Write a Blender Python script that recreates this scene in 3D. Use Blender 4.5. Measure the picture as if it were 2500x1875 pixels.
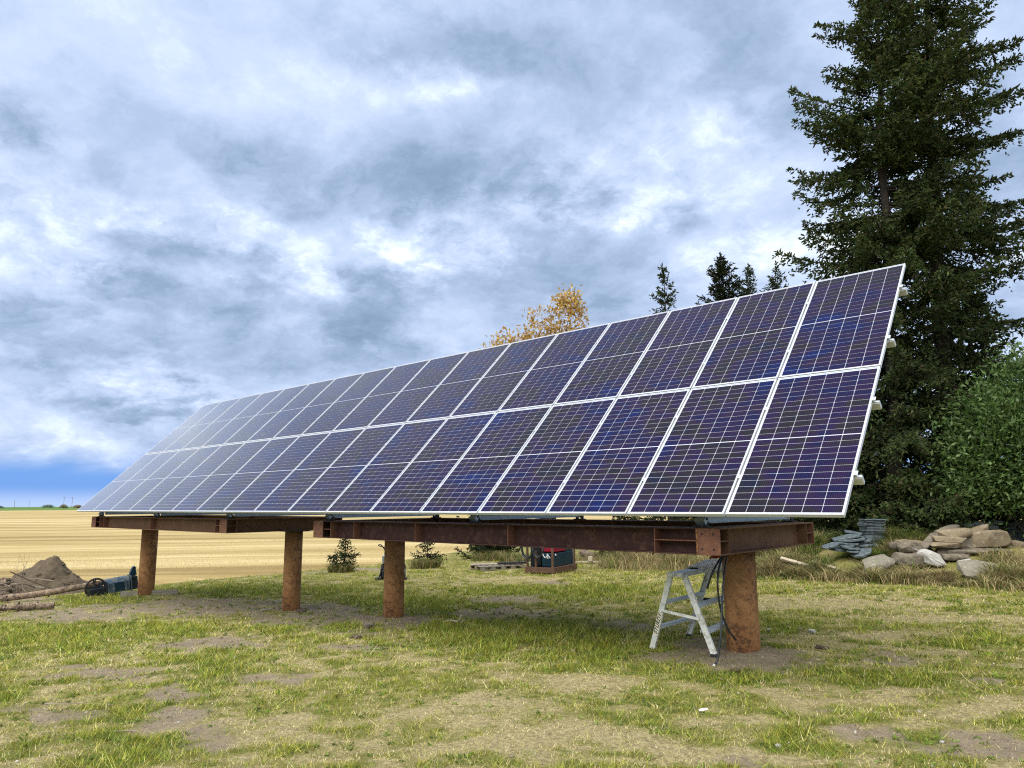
import bpy, bmesh, math
import numpy as np
from mathutils import Vector, Matrix

R_ = math.radians
scn = bpy.context.scene
for o in list(bpy.data.objects):
    bpy.data.objects.remove(o)
COL = scn.collection

# ------------------------------------------------------------------ camera
cam_d = bpy.data.cameras.new('camera')
cam = bpy.data.objects.new('camera', cam_d)
COL.objects.link(cam)
cam_d.sensor_width = 36.0
cam_d.lens = 25.289
cam_d.clip_start = 0.05
cam_d.clip_end = 20000.0
RX = Vector((0.74801155, 0.66365394, -0.00649321))
UP = Vector((0.11352509, -0.11830374, 0.98646656))
FW = Vector((-0.65390425, 0.73862553, 0.16383394))
M = Matrix(((RX.x, UP.x, -FW.x, 19.929), (RX.y, UP.y, -FW.y, -6.3225), (RX.z, UP.z, -FW.z, 1.608), (0, 0, 0, 1)))
cam.matrix_world = M
scn.camera = cam

# ------------------------------------------------------------------ light, sky, exposure
EXPO = 1.78
SUN_DIR = Vector((0.16, -0.50, 0.85)).normalized()      # towards the sun behind the clouds
scn.view_settings.view_transform = 'Standard'
scn.view_settings.look = 'None'
scn.view_settings.gamma = 1.0
scn.view_settings.use_curve_mapping = False
scn.view_settings.exposure = EXPO
sun_d = bpy.data.lights.new('sun', 'SUN')
sun_d.energy = 1.5
sun_d.angle = R_(80)
sun_d.color = (1.0, 0.955, 0.89)
sun = bpy.data.objects.new('sun', sun_d)
COL.objects.link(sun)
sun.location = (0, 0, 30)
sun.rotation_euler = SUN_DIR.to_track_quat('Z', 'Y').to_euler()

SKYD = [(-58.5,25.4,6.9,2.7,-0.32),(-43.8,24.3,9.0,2.1,-0.3),(-44.9,26.4,10.4,3.2,-0.12),(-48.1,35.2,8.2,2.1,-0.26),(-21.8,27.0,3.3,2.2,-0.22),(-78.1,24.9,2.6,1.3,-0.28),(-62.6,18.9,6.8,1.0,-0.3),(-52.8,15.6,3.9,4.7,-0.3),(-38.7,19.0,10.6,2.8,-0.2),(-74.2,11.1,8.5,1.6,-0.24),(-66.8,7.3,6.5,1.0,-0.34),(-65.9,14.9,7.7,1.5,-0.26),(-34.8,15.7,6.5,2.2,-0.14),(-26.7,21.4,3.8,1.2,-0.14),(-29.0,33.7,7.9,2.3,-0.12),(-62.8,17.1,1.8,0.7,-0.25),(-72.1,15.6,1.5,0.6,-0.16),(-59.3,11.8,7.9,1.9,-0.14),(-5.4,23.5,2.0,2.9,-0.2)]
SKYB = [(-87.0,19.0,9.0,7.0,0.3),(-66.2,20.5,4.4,1.6,0.42),(-47.6,20.4,4.1,1.9,0.55),(-57.1,18.5,2.9,1.7,0.36),(-48.4,32.3,6.0,1.6,0.3),(-30.7,25.7,8.4,3.8,0.28),(-18.8,18.4,7.1,2.3,0.42),(-35.6,23.0,8.7,1.2,0.32),(-76.5,18.0,5.0,4.4,0.26),(-72.6,15.3,3.9,1.1,0.22),(-70.5,8.7,4.5,1.1,0.22),(-73.7,4.7,10.9,1.4,0.12),(-24.2,29.8,4.7,2.7,0.12),(-54.3,13.0,3.9,1.3,0.2),(-6.2,16.1,2.0,1.8,0.35)]


class NT:
    """small helper to wire shader nodes"""
    def __init__(self, tree):
        self.t = tree
        tree.nodes.clear()

    def n(self, typ, **kw):
        nd = self.t.nodes.new(typ)
        for k, v in kw.items():
            setattr(nd, k, v)
        return nd

    def l(self, a, b):
        self.t.links.new(a, b)

    def _in(self, sock, v):
        if hasattr(v, 'is_output') or hasattr(v, 'links'):
            self.l(v, sock)
        else:
            sock.default_value = v

    def math(self, op, a, b=None, c=None, clamp=False):
        nd = self.n('ShaderNodeMath', operation=op, use_clamp=clamp)
        self._in(nd.inputs[0], a)
        if b is not None:
            self._in(nd.inputs[1], b)
        if c is not None:
            self._in(nd.inputs[2], c)
        return nd.outputs[0]

    def vmath(self, op, a, b=None):
        nd = self.n('ShaderNodeVectorMath', operation=op)
        self._in(nd.inputs[0], a)
        if b is not None:
            self._in(nd.inputs[1], b)
        return nd.outputs[1] if op in ('LENGTH', 'DOT_PRODUCT') else nd.outputs[0]

    def noise(self, vec, scale, detail=4.0, rough=0.55, lac=2.0, dist=0.0, color=False, dims='3D'):
        nd = self.n('ShaderNodeTexNoise', noise_dimensions=dims)
        if vec is not None:
            self.l(vec, nd.inputs['Vector'])
        nd.inputs['Scale'].default_value = scale
        nd.inputs['Detail'].default_value = detail
        nd.inputs['Roughness'].default_value = rough
        nd.inputs['Lacunarity'].default_value = lac
        nd.inputs['Distortion'].default_value = dist
        return nd.outputs[1] if color else nd.outputs[0]

    def maprange(self, v, a, b, c=0.0, d=1.0, smooth=False):
        nd = self.n('ShaderNodeMapRange')
        if smooth:
            nd.interpolation_type = 'SMOOTHSTEP'
        self._in(nd.inputs[0], v)
        for i, x in enumerate((a, b, c, d)):
            self._in(nd.inputs[i + 1], x)
        return nd.outputs[0]

    def mix(self, f, a, b, typ='MIX'):
        nd = self.n('ShaderNodeMix', data_type='RGBA', blend_type=typ)
        self._in(nd.inputs[0], f)
        self._in(nd.inputs[6], (*a, 1) if isinstance(a, tuple) and len(a) == 3 else a)
        self._in(nd.inputs[7], (*b, 1) if isinstance(b, tuple) and len(b) == 3 else b)
        return nd.outputs[2]

    def ramp(self, f, stops, interp='LINEAR'):
        nd = self.n('ShaderNodeValToRGB')
        cr = nd.color_ramp
        cr.interpolation = interp
        while len(cr.elements) < len(stops):
            cr.elements.new(0.5)
        for e, (p, c) in zip(cr.elements, stops):
            e.position = p
            e.color = (*c, 1)
        self.l(f, nd.inputs[0])
        return nd.outputs[0]

    def scalevec(self, vec, s, rot=(0, 0, 0)):
        nd = self.n('ShaderNodeMapping')
        self.l(vec, nd.inputs[0])
        nd.inputs['Scale'].default_value = s
        nd.inputs['Rotation'].default_value = rot
        return nd.outputs[0]


def make_world():
    w = bpy.data.worlds.new('World')
    scn.world = w
    w.use_nodes = True
    k = NT(w.node_tree)
    out = k.n('ShaderNodeOutputWorld')
    bg = k.n('ShaderNodeBackground')
    k.l(bg.outputs[0], out.inputs[0])
    tc = k.n('ShaderNodeTexCoord')
    d = k.vmath('NORMALIZE', tc.outputs['Generated'])
    sp = k.n('ShaderNodeSeparateXYZ')
    k.l(d, sp.inputs[0])
    x, y, z = sp.outputs
    DEG = 180.0 / math.pi
    az = k.math('MULTIPLY', k.math('ARCTAN2', x, y), DEG)
    el = k.math('MULTIPLY', k.math('ARCSINE', z), DEG)
    # cloud-deck coordinates: direction projected on a flat layer
    inv = k.math('ADD', k.math('MAXIMUM', z, 0.0), 0.34)
    px = k.math('DIVIDE', x, inv)
    py = k.math('DIVIDE', y, inv)
    cv = k.n('ShaderNodeCombineXYZ')
    k.l(px, cv.inputs[0]); k.l(py, cv.inputs[1])
    deck = cv.outputs[0]
    # wispy distortion of the angular coordinates
    wn = k.noise(deck, 4.0, 7.0, 0.64, color=True)
    wsep = k.n('ShaderNodeSeparateXYZ'); k.l(wn, wsep.inputs[0])
    az2 = k.math('ADD', az, k.math('MULTIPLY', k.math('SUBTRACT', wsep.outputs[0], 0.5), 20.0))
    el2 = k.math('ADD', el, k.math('MULTIPLY', k.math('SUBTRACT', wsep.outputs[1], 0.5), 9.0))
    ae = k.n('ShaderNodeCombineXYZ')
    k.l(az2, ae.inputs[0]); k.l(el2, ae.inputs[1])
    ae = ae.outputs[0]
    # broken cloud brightness: broad masses, torn edges, fine billows
    n1 = k.noise(deck, 2.1, 7.0, 0.56, dist=0.7)
    n2 = k.noise(k.vmath('ADD', deck, k.vmath('MULTIPLY', wn, (.22, .22, .22))), 4.9, 7.0, 0.67)
    b = k.math('ADD', k.math('MULTIPLY', k.math('SUBTRACT', n1, 0.5), 0.90), 0.47)
    b = k.math('ADD', b, k.math('MULTIPLY', k.math('SUBTRACT', n2, 0.5), 0.68))
    sums = []
    for grp in (SKYD, SKYB):
        acc = None
        for (a0, e0, ra, re, wt) in grp:
            nd = k.n('ShaderNodeVectorMath', operation='MULTIPLY_ADD')
            k.l(ae, nd.inputs[0])
            nd.inputs[1].default_value = (1.0 / ra, 1.0 / re, 0)
            nd.inputs[2].default_value = (-a0 / ra, -e0 / re, 0)
            r = k.vmath('LENGTH', nd.outputs[0])
            f = k.maprange(r, 0.1, 1.8, wt, 0.0, True)
            acc = f if acc is None else k.math('ADD', acc, f)
        sums.append(acc)
    torn = k.maprange(n2, 0.34, 0.66, 0.25, 1.05)
    b = k.math('ADD', b, k.math('MULTIPLY', sums[0], k.maprange(torn, 0.15, 1.25, 1.05, 0.6)))
    b = k.math('ADD', b, k.math('MULTIPLY', sums[1], torn))
    cloud = k.ramp(b, [(0.0, (0.185, 0.27, 0.40)), (0.22, (0.275, 0.375, 0.54)), (0.42, (0.41, 0.515, 0.72)),
                       (0.62, (0.55, 0.655, 0.86)), (0.86, (0.83, 0.92, 0.99)), (1.0, (0.98, 1.02, 1.03))])
    # clear strip low on the horizon
    sky = k.n('ShaderNodeTexSky', sky_type='NISHITA')
    sky.sun_disc = False
    sky.sun_elevation = math.asin(SUN_DIR.z)
    sky.sun_rotation = math.atan2(SUN_DIR.x, SUN_DIR.y)
    sky.air_density = 1.4
    sky.dust_density = 0.6
    sky.ozone_density = 3.0
    clear = k.mix(0.8, k.mix(1.0, sky.outputs[0], (0.06, 0.07, 0.10), 'MULTIPLY'), (0.115, 0.32, 0.80))
    low = k.maprange(k.math('ADD', el, k.math('MULTIPLY', k.math('SUBTRACT', n1, 0.5), 4.0)), 1.6, 4.4, 0.0, 1.0, True)
    haze_f = k.maprange(el, 0.0, 1.5, 0.75, 0.0, True)
    clear = k.mix(haze_f, clear, (0.50, 0.62, 0.86))
    col = k.mix(low, clear, cloud)
    k.l(col, bg.inputs[0])
    bg.inputs[1].default_value = 0.365
    w.cycles.sampling_method = 'MANUAL'
    w.cycles.sample_map_resolution = 256
    return w


make_world()
cy = scn.cycles
cy.use_denoising = False
cy.max_bounces = 6
cy.diffuse_bounces = 3
cy.glossy_bounces = 3
cy.transparent_max_bounces = 6
cy.use_adaptive_sampling = True
cy.adaptive_threshold = 0.01
cy.pixel_filter_type = 'BLACKMAN_HARRIS'
cy.filter_width = 1.15

# ------------------------------------------------------------------ numeric helpers
rng = np.random.default_rng(11)


def _hash(ix, iy, seed):
    h = (ix.astype(np.int64) * 374761393 + iy.astype(np.int64) * 668265263 + seed * 1442695041) & 0x7fffffff
    h = ((h ^ (h >> 13)) * 1274126177) & 0x7fffffff
    return ((h ^ (h >> 16)) & 0xffffff) / float(0xffffff)


def vnoise(x, y, seed=0):
    ix = np.floor(x); iy = np.floor(y)
    fx = x - ix; fy = y - iy
    fx = fx * fx * (3 - 2 * fx); fy = fy * fy * (3 - 2 * fy)
    a = _hash(ix, iy, seed); b = _hash(ix + 1, iy, seed)
    c = _hash(ix, iy + 1, seed); d = _hash(ix + 1, iy + 1, seed)
    return (a * (1 - fx) + b * fx) * (1 - fy) + (c * (1 - fx) + d * fx) * fy


def fbm(x, y, seed=0, oct=4):
    s = 0; a = 0.5; t = 0
    for i in range(oct):
        s = s + a * vnoise(x, y, seed + i * 17); t += a
        x = x * 2.03 + 5.3; y = y * 2.03 + 1.7; a *= 0.5
    return s / t


def g0(x, y):
    """large shape of the yard"""
    b = np.interp(x, [-60, -3, 1, 7, 10, 16.4, 22, 40], [-.70, -.70, -.59, -.455, -.27, 0, .05, .08])
    berm = .56 * np.clip((y - 10.3) / 2.6, 0, 1) ** 1.2 * np.clip((x - 10.5) / 2.5, 0, 1) * np.clip((34 - y) / 10, 0, 1)
    return b + berm


def gz(x, y):
    x = np.asarray(x, float); y = np.asarray(y, float)
    col_ = 0.0
    for px, py in ((16.37, 1.47), (10.17, 1.68), (.85, 1.45), (6.93, 1.76)):
        col_ = col_ + .045 * np.exp(-((x - px) ** 2 + (y - py) ** 2) / .30 ** 2)
    return g0(x, y) + col_ + 0.045 * (fbm(x * .9, y * .9, 3, 3) - .5) + 0.03 * (fbm(x * 4.0, y * 4.0, 9, 2) - .5)


def gzf(x, y):
    return float(gz(np.array([x]), np.array([y]))[0])


def border(y):
    """x of the line where the yard meets the stubble field"""
    return np.interp(y, [-40, 0, 3, 8, 11, 18, 40], [-3.2, -2.9, -2.5, -2.9, -3.1, -5.6, -12]) + 0.25 * (fbm(y * .8, y * 0 + 3.3, 21, 3) - .5)


SOIL = [(11.9,2.7,1.3,.5,-.8,.8),(13.8,2.6,.6,.35,-.5,.7),(7.5,2.4,1.6,.6,-.9,.8),(4.04,0.99,2.84,1.67,-2.13,0.97),(3.46,-1.05,1.48,0.92,-1.54,0.48),(9.05,1.16,1.78,0.56,-1.61,1.1),(10.06,4.54,0.98,0.35,-0.99,1.09),(10.42,1.48,0.78,0.37,-0.95,0.77),(16.67,1.17,0.72,0.5,-0.33,0.79),(15.85,1.39,0.4,0.2,-0.45,0.87),(10.65,-3.18,0.52,0.31,-0.61,0.2),(12.74,-4.04,0.31,0.21,-0.57,0.17),(13.63,-3.46,0.4,0.24,-0.58,0.25),(12.89,-2.12,0.33,0.15,-0.37,0.22),(9.79,-1.3,0.93,0.36,-0.81,0.39),(12.03,-0.58,0.55,0.32,-0.36,0.26),(14.58,-3.66,0.19,0.12,-0.28,0.13),(12.64,-3.13,0.3,0.2,-0.38,0.16),(18.01,-0.13,0.2,0.18,-0.06,0.2),(18.32,-0.95,0.23,0.16,-0.08,0.28),(18.77,-0.86,0.33,0.25,-0.04,0.21),(17.72,2.02,0.11,0.1,-0.05,0.22),(18.51,1.53,0.17,0.15,-0.03,0.2),(18.88,-0.37,0.18,0.16,-0.05,0.31),(-1.9,8.01,0.92,0.58,-0.43,0.27),(-1.1,9.88,1.32,0.46,-0.58,0.44),(-1.13,-0.6,1.1,0.65,-1.55,0.41),(8.42,8.17,0.76,0.02,-0.76,0.96),(17.79,-1.89,0.23,0.2,-0.07,0.14)]
GREEN = [(11.86,-2.17,0.44,0.24,-0.86,0.43),(6.29,-2.1,1.17,0.82,-2.01,0.6),(7.06,-0.77,0.78,0.24,-1.11,0.47),(13.1,-3.8,0.3,0.21,-0.49,0.17),(14.23,-3.97,0.23,0.15,-0.37,0.15),(11.8,-4.17,0.11,0.1,-0.86,0.21),(9.81,-0.12,0.4,0.15,-0.67,0.41),(10.33,0.63,0.59,0.22,-0.57,0.41),(12.07,0.97,0.36,0.22,-0.62,0.58),(13.2,0.65,0.53,0.3,-0.71,0.74),(14.78,0.9,0.82,0.49,-0.82,1.15),(12.97,1.95,1.24,0.52,-0.83,0.99),(16.67,0.27,0.49,0.43,-0.17,0.35),(16.15,3.23,0.25,0.14,-0.17,0.44),(1.83,3.57,2.66,1.5,-1.33,0.72),(8.13,3.77,1.82,0.39,-1.26,1.08),(0.99,0.41,1.12,0.68,-1.26,0.44),(9.62,6.65,2.41,0.54,-1.1,1.39),(18.09,3.43,0.49,0.43,-0.08,0.45),(18.06,1.17,0.33,0.29,-0.1,0.44),(17.79,-1.17,0.19,0.17,-0.07,0.17)]
STRAW = [(15.74,-0.65,0.45,0.28,-0.32,0.44),(16.7,-2.05,0.55,0.44,-0.27,0.36),(17.55,-0.08,0.3,0.27,-0.15,0.41),(18.03,0.42,0.22,0.19,-0.06,0.22),(15.59,-2.17,0.42,0.26,-0.51,0.48),(16.39,-2.75,0.2,0.18,-0.18,0.18),(14.85,-0.62,0.28,0.18,-0.26,0.3),(17.3,3.16,0.74,0.58,-0.1,0.37),(15.53,6.3,1.46,0.53,-0.26,0.75),(17.65,5.4,0.79,0.51,-0.08,0.46),(6.27,9.05,1.29,0.59,-0.81,0.92),(14.54,-3.14,0.25,0.17,-0.35,0.2),(17.45,-1.98,0.39,0.35,-0.11,0.2),(18.83,0.73,0.19,0.17,-0.06,0.41)]


def blobs(x, y, lst):
    v = np.zeros_like(x)
    for cx, cy_, ax, ay, bx, by in lst:
        det = ax * by - ay * bx
        if abs(det) < 1e-6:
            continue
        dx = x - cx; dy = y - cy_
        u = (dx * by - dy * bx) / det
        w = (ax * dy - ay * dx) / det
        r = np.sqrt(u * u + w * w)
        v = np.maximum(v, np.clip(1.45 - r, 0, 1))
    return v


def lawn_map(x, y):
    """soil, green and straw weights of the lawn"""
    wx = x + 0.9 * (fbm(x * 1.6, y * 1.6, 31, 4) - .5)
    wy = y + 0.9 * (fbm(x * 1.6, y * 1.6, 57, 4) - .5)
    fine = fbm(x * 5.0, y * 5.0, 71, 4)
    mid = fbm(x * 1.1, y * 1.1, 83, 4)
    s = blobs(wx, wy, SOIL); g = blobs(wx, wy, GREEN); t = blobs(wx, wy, STRAW)
    soil = np.clip((s - .42 + 1.5 * (fine - .5) + .8 * (fbm(x * 11.0, y * 11.0, 73, 3) - .5)) * 1.9 + np.clip(mid - .62, 0, 1) * 1.6, 0, 1)
    green = np.clip(.46 + .46 * g - .46 * t + 1.1 * (fbm(x * 3.2, y * 3.2, 91, 4) - .5) + 1.1 * (fbm(x * 9.0, y * 9.0, 97, 3) - .5), 0, 1)
    soil = soil * (1 - .75 * np.clip(g * 1.2 - .2, 0, 1))
    return soil, green


# ------------------------------------------------------------------ mesh helpers
def mesh_np(name, verts, faces, mats, col=None, smooth=False, parent=None, midx=None):
    """verts (n,3), faces (m,k) arrays -> one mesh object; col (n,3) per-vertex own colour"""
    verts = np.ascontiguousarray(verts, dtype=np.float32)
    faces = np.ascontiguousarray(faces, dtype=np.int32)
    m, k = faces.shape
    me = bpy.data.meshes.new(name)
    me.vertices.add(len(verts)); me.vertices.foreach_set('co', verts.ravel())
    me.loops.add(m * k); me.loops.foreach_set('vertex_index', faces.ravel())
    me.polygons.add(m)
    me.polygons.foreach_set('loop_start', np.arange(0, m * k, k, dtype=np.int32))
    me.polygons.foreach_set('loop_total', np.full(m, k, dtype=np.int32))
    if smooth:
        me.polygons.foreach_set('use_smooth', np.ones(m, dtype=bool))
    if midx is not None:
        me.polygons.foreach_set('material_index', np.asarray(midx, dtype=np.int32))
    me.update(calc_edges=True)
    if col is not None:
        at = me.color_attributes.new('tint', 'FLOAT_COLOR', 'POINT')
        c4 = np.ones((len(verts), 4), dtype=np.float32); c4[:, :3] = col
        at.data.foreach_set('color', c4.ravel())
    for mt in (mats if isinstance(mats, (list, tuple)) else [mats]):
        me.materials.append(mt)
    o = bpy.data.objects.new(name, me)
    COL.objects.link(o)
    if parent is not None:
        o.parent = parent
    return o


def tag(o, label=None, cat=None, group=None, kind=None):
    if label: o['label'] = label
    if cat: o['category'] = cat
    if group: o['group'] = group
    if kind: o['kind'] = kind
    return o


def thing(name, label, cat, loc=(0, 0, 0), rotz=0.0, group=None, rot=None):
    o = bpy.data.objects.new(name, None)
    COL.objects.link(o)
    o.empty_display_size = 0.2
    o.location = loc
    o.rotation_euler = rot if rot else (0, 0, rotz)
    return tag(o, label, cat, group)


class MB:
    """collects simple solids, then builds ONE mesh object"""
    def __init__(self):
        self.v = []; self.f = []; self.mi = []; self.cur = 0

    def add(self, vs, fs):
        n = len(self.v)
        self.v += [tuple(p) for p in vs]
        for f in fs:
            self.f.append(tuple(i + n for i in f)); self.mi.append(self.cur)
        return self

    def box(self, c, s, rot=None, taper=1.0):
        hx, hy, hz = s[0] / 2, s[1] / 2, s[2] / 2
        vs = []
        for zz in (-1, 1):
            t = taper if zz > 0 else 1.0
            for xx, yy in ((-1, -1), (1, -1), (1, 1), (-1, 1)):
                vs.append(Vector((xx * hx * t, yy * hy * t, zz * hz)))
        if rot is not None:
            vs = [rot @ p for p in vs]
        c = Vector(c)
        return self.add([p + c for p in vs], [(3, 2, 1, 0), (4, 5, 6, 7), (0, 1, 5, 4), (1, 2, 6, 5), (2, 3, 7, 6), (3, 0, 4, 7)])

    def beam(self, a, b, w, h, up=(0, 0, 1)):
        """box from a to b, w across, h along up"""
        a = Vector(a); b = Vector(b); d = b - a
        L = d.length; t = d.normalized()
        side = t.cross(Vector(up))
        if side.length < 1e-4:
            side = t.cross(Vector((1, 0, 0)))
        side.normalize(); u2 = side.cross(t)
        rot = Matrix((side, t, u2)).transposed()
        return self.box((a + b) / 2, (w, L, h), rot)

    def tube(self, pts, rad, n=10, cap=True):
        pts = [Vector(p) for p in pts]
        if not hasattr(rad, '__len__'):
            rad = [rad] * len(pts)
        rings = []
        ref = None
        for i, p in enumerate(pts):
            t = (pts[min(i + 1, len(pts) - 1)] - pts[max(i - 1, 0)]).normalized()
            if ref is None:
                ref = Vector((0, 0, 1)) if abs(t.z) < .9 else Vector((1, 0, 0))
            s = t.cross(ref).normalized(); u = s.cross(t).normalized(); ref = u
            rings.append([p + (s * math.cos(6.2831853 * j / n) + u * math.sin(6.2831853 * j / n)) * rad[i] for j in range(n)])
        vs = [q for r in rings for q in r]
        fs = []
        for i in range(len(pts) - 1):
            for j in range(n):
                k = (j + 1) % n
                fs.append((i * n + j, i * n + k, (i + 1) * n + k, (i + 1) * n + j))
        if cap:
            fs.append(tuple(range(n - 1, -1, -1)))
            fs.append(tuple((len(pts) - 1) * n + j for j in range(n)))
        return self.add(vs, fs)

    def prism(self, poly, a, b, ax='x'):
        """extrude a 2-D polygon along axis between a and b"""
        def P(u, v, t):
            return (t, u, v) if ax == 'x' else ((u, t, v) if ax == 'y' else (u, v, t))
        n = len(poly)
        vs = [P(u, v, a) for u, v in poly] + [P(u, v, b) for u, v in poly]
        fs = [tuple(range(n)), tuple(range(2 * n - 1, n - 1, -1))]
        for i in range(n):
            j = (i + 1) % n
            fs.append((i, i + n, j + n, j))
        return self.add(vs, fs)

    def build(self, name, mat, parent=None, smooth=False, bevel=0.0, loc=None):
        me = bpy.data.meshes.new(name)
        me.from_pydata([tuple(p) for p in self.v], [], self.f)
        me.update()
        for m in (mat if isinstance(mat, (list, tuple)) else [mat]):
            me.materials.append(m)
        if any(self.mi):
            me.polygons.foreach_set('material_index', np.array(self.mi, dtype=np.int32))
        bm = bmesh.new(); bm.from_mesh(me)
        bmesh.ops.recalc_face_normals(bm, faces=bm.faces)
        if bevel:
            bmesh.ops.bevel(bm, geom=[e for e in bm.edges if len(e.link_faces) == 2 and e.calc_face_angle(0) > .6], offset=bevel, segments=1, affect='EDGES', profile=.7)
        bm.to_mesh(me); bm.free()
        if smooth:
            me.polygons.foreach_set('use_smooth', np.ones(len(me.polygons), dtype=bool))
        o = bpy.data.objects.new(name, me)
        COL.objects.link(o)
        if parent is not None:
            o.parent = parent
        if loc is not None:
            o.location = loc
        return o


def share(src, name, parent=None, loc=None, rot=None):
    o = bpy.data.objects.new(name, src.data)
    COL.objects.link(o)
    if parent is not None: o.parent = parent
    if loc is not None: o.location = loc
    if rot is not None: o.rotation_euler = rot
    return o


# ------------------------------------------------------------------ materials
def new_mat(name):
    m = bpy.data.materials.new(name)
    m.use_nodes = True
    k = NT(m.node_tree)
    out = k.n('ShaderNodeOutputMaterial')
    p = k.n('ShaderNodeBsdfPrincipled')
    k.l(p.outputs[0], out.inputs[0])
    return m, k, p, out


def pmat(name, c1, c2, scale=6.0, rough=0.7, metal=0.0, bump=0.2, lo=.35, hi=.65, c3=None, s3=30.0, stretch=(1, 1, 1), spec=.3, bscale=None, r2=None, world=False, det=6):
    m, k, p, out = new_mat(name)
    if world:
        v = k.n('ShaderNodeNewGeometry').outputs['Position']
    else:
        v = k.n('ShaderNodeTexCoord').outputs['Object']
    v = k.scalevec(v, stretch)
    f = k.maprange(k.noise(v, scale, det, .62), lo, hi, 0, 1)
    col = k.mix(f, c1, c2)
    if c3 is not None:
        f3 = k.maprange(k.noise(v, s3, 5, .65), .52, .68, 0, 1)
        col = k.mix(f3, col, c3)
    k.l(col, p.inputs['Base Color'])
    p.inputs['Roughness'].default_value = rough
    if r2 is not None:
        k.l(k.maprange(f, 0, 1, rough, r2), p.inputs['Roughness'])
    p.inputs['Metallic'].default_value = metal
    p.inputs['Specular IOR Level'].default_value = spec
    if bump:
        b = k.n('ShaderNodeBump')
        b.inputs['Strength'].default_value = bump
        b.inputs['Distance'].default_value = 0.02
        k.l(k.noise(v, bscale or scale * 5, 6, .65), b.inputs['Height'])
        k.l(b.outputs[0], p.inputs['Normal'])
    return m


def tint_mat(name, rough=.6, trans=.25, spec=.25, transcol=1.0, var=.0):
    """leaf or blade material: own colour from the mesh's tint attribute, thin-leaf translucency"""
    m, k, p, out = new_mat(name)
    a = k.n('ShaderNodeAttribute', attribute_name='tint')
    c = a.outputs['Color']
    k.l(c, p.inputs['Base Color'])
    p.inputs['Roughness'].default_value = rough
    p.inputs['Specular IOR Level'].default_value = spec
    if trans:
        t = k.n('ShaderNodeBsdfTranslucent')
        k.l(c, t.inputs[0])
        mx = k.n('ShaderNodeMixShader')
        mx.inputs[0].default_value = trans
        k.l(p.outputs[0], mx.inputs[1]); k.l(t.outputs[0], mx.inputs[2])
        k.l(mx.outputs[0], out.inputs[0])
    return m


MAT = {}
MAT['alu'] = pmat('aluminium_frame', (.64, .66, .67), (.57, .59, .61), 8, .4, .3, 0, spec=.5)
MAT['alu_rail'] = pmat('aluminium_rail', (.70, .71, .72), (.58, .60, .62), 14, .42, .7, .05)
MAT['galv'] = pmat('galvanised_steel', (.40, .47, .49), (.30, .36, .39), 18, .45, .5, .06)
MAT['blacksteel'] = pmat('black_steel', (.018, .018, .02), (.035, .034, .034), 20, .5, .2, .05)
MAT['rust_beam'] = pmat('rusty_beam_steel', (.125, .063, .032), (.165, .092, .046), 3.2, .78, .0, .25, c3=(.10, .052, .03), s3=9, world=True, spec=.25)
MAT['maroon'] = pmat('dark_maroon_steel', (.040, .017, .013), (.058, .025, .017), 3.0, .7, 0, .2, c3=(.10, .05, .03), s3=12, world=True, spec=.25)  # darker maroon steel for the near platform's long beams
MAT['rust_edge'] = pmat('rusty_plate_steel', (.20, .085, .05), (.14, .06, .04), 9, .75, .0, .3, c3=(.24, .13, .06), s3=40, world=True)
MAT['ladder'] = pmat('worn_ladder_aluminium', (.80, .80, .72), (.64, .64, .55), 9, .5, 0, .08, c3=(.30, .29, .21), s3=16)
MAT['ladder_top'] = pmat('ladder_tread_aluminium', (.50, .58, .62), (.58, .64, .66), 12, .45, .1, .08)
MAT['rubber'] = pmat('black_rubber', (.015, .016, .016), (.03, .03, .03), 20, .6, 0, .1)
MAT['cable'] = pmat('black_cable_sheath', (.014, .018, .018), (.022, .026, .026), 20, .38, 0, .03, spec=.5)
MAT['wood_pale'] = pmat('pale_lumber', (.52, .45, .32), (.40, .33, .22), 4, .8, 0, .25, stretch=(1, 8, 8))
MAT['wood_grey'] = pmat('weathered_lumber', (.30, .26, .20), (.20, .17, .13), 5, .85, 0, .3, stretch=(1, 8, 8))
MAT['wood_dark'] = pmat('dark_stained_timber', (.10, .055, .035), (.15, .085, .05), 5, .8, 0, .3)
MAT['bark'] = pmat('spruce_bark', (.030, .024, .018), (.062, .050, .040), 10, .9, 0, .7, stretch=(1, 1, .35))
MAT['bark_log'] = pmat('peeling_log_bark', (.27, .195, .125), (.085, .06, .042), 5, .9, 0, .7, c3=(.45, .33, .22), s3=14, stretch=(.6, 2, 2), lo=.42, hi=.58)
MAT['twig'] = pmat('dry_twig', (.22, .17, .12), (.32, .26, .19), 12, .85, 0, .2)
MAT['sandstone'] = pmat('tan_sandstone', (.27, .212, .128), (.165, .128, .08), 4.5, .85, 0, 1.0, c3=(.36, .30, .195), s3=9, bscale=12)
MAT['greystone'] = pmat('grey_fieldstone', (.205, .17, .118), (.12, .10, .072), 5, .85, 0, 1.0, c3=(.26, .225, .165), s3=14, bscale=14)
MAT['paleslab'] = pmat('pale_grey_slab', (.235, .215, .155), (.175, .155, .11), 4, .85, 0, .6, c3=(.33, .305, .245), s3=10, bscale=14)
MAT['whitestone'] = pmat('pale_granite', (.48, .46, .41), (.34, .325, .28), 6, .8, 0, .4, c3=(.36, .34, .30), s3=14, bscale=16)
MAT['slate'] = pmat('blue_grey_slate', (.075, .098, .108), (.125, .155, .16), 6, .5, 0, .35, c3=(.24, .26, .245), s3=11, stretch=(1, 1, 6))
MAT['paver'] = pmat('dark_paver_stone', (.10, .125, .125), (.15, .175, .165), 6, .75, 0, .3)
MAT['soil_heap'] = pmat('dug_soil', (.125, .094, .056), (.072, .053, .034), 5, .95, 0, 1.0, c3=(.175, .138, .086), s3=26, bscale=24)
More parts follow.
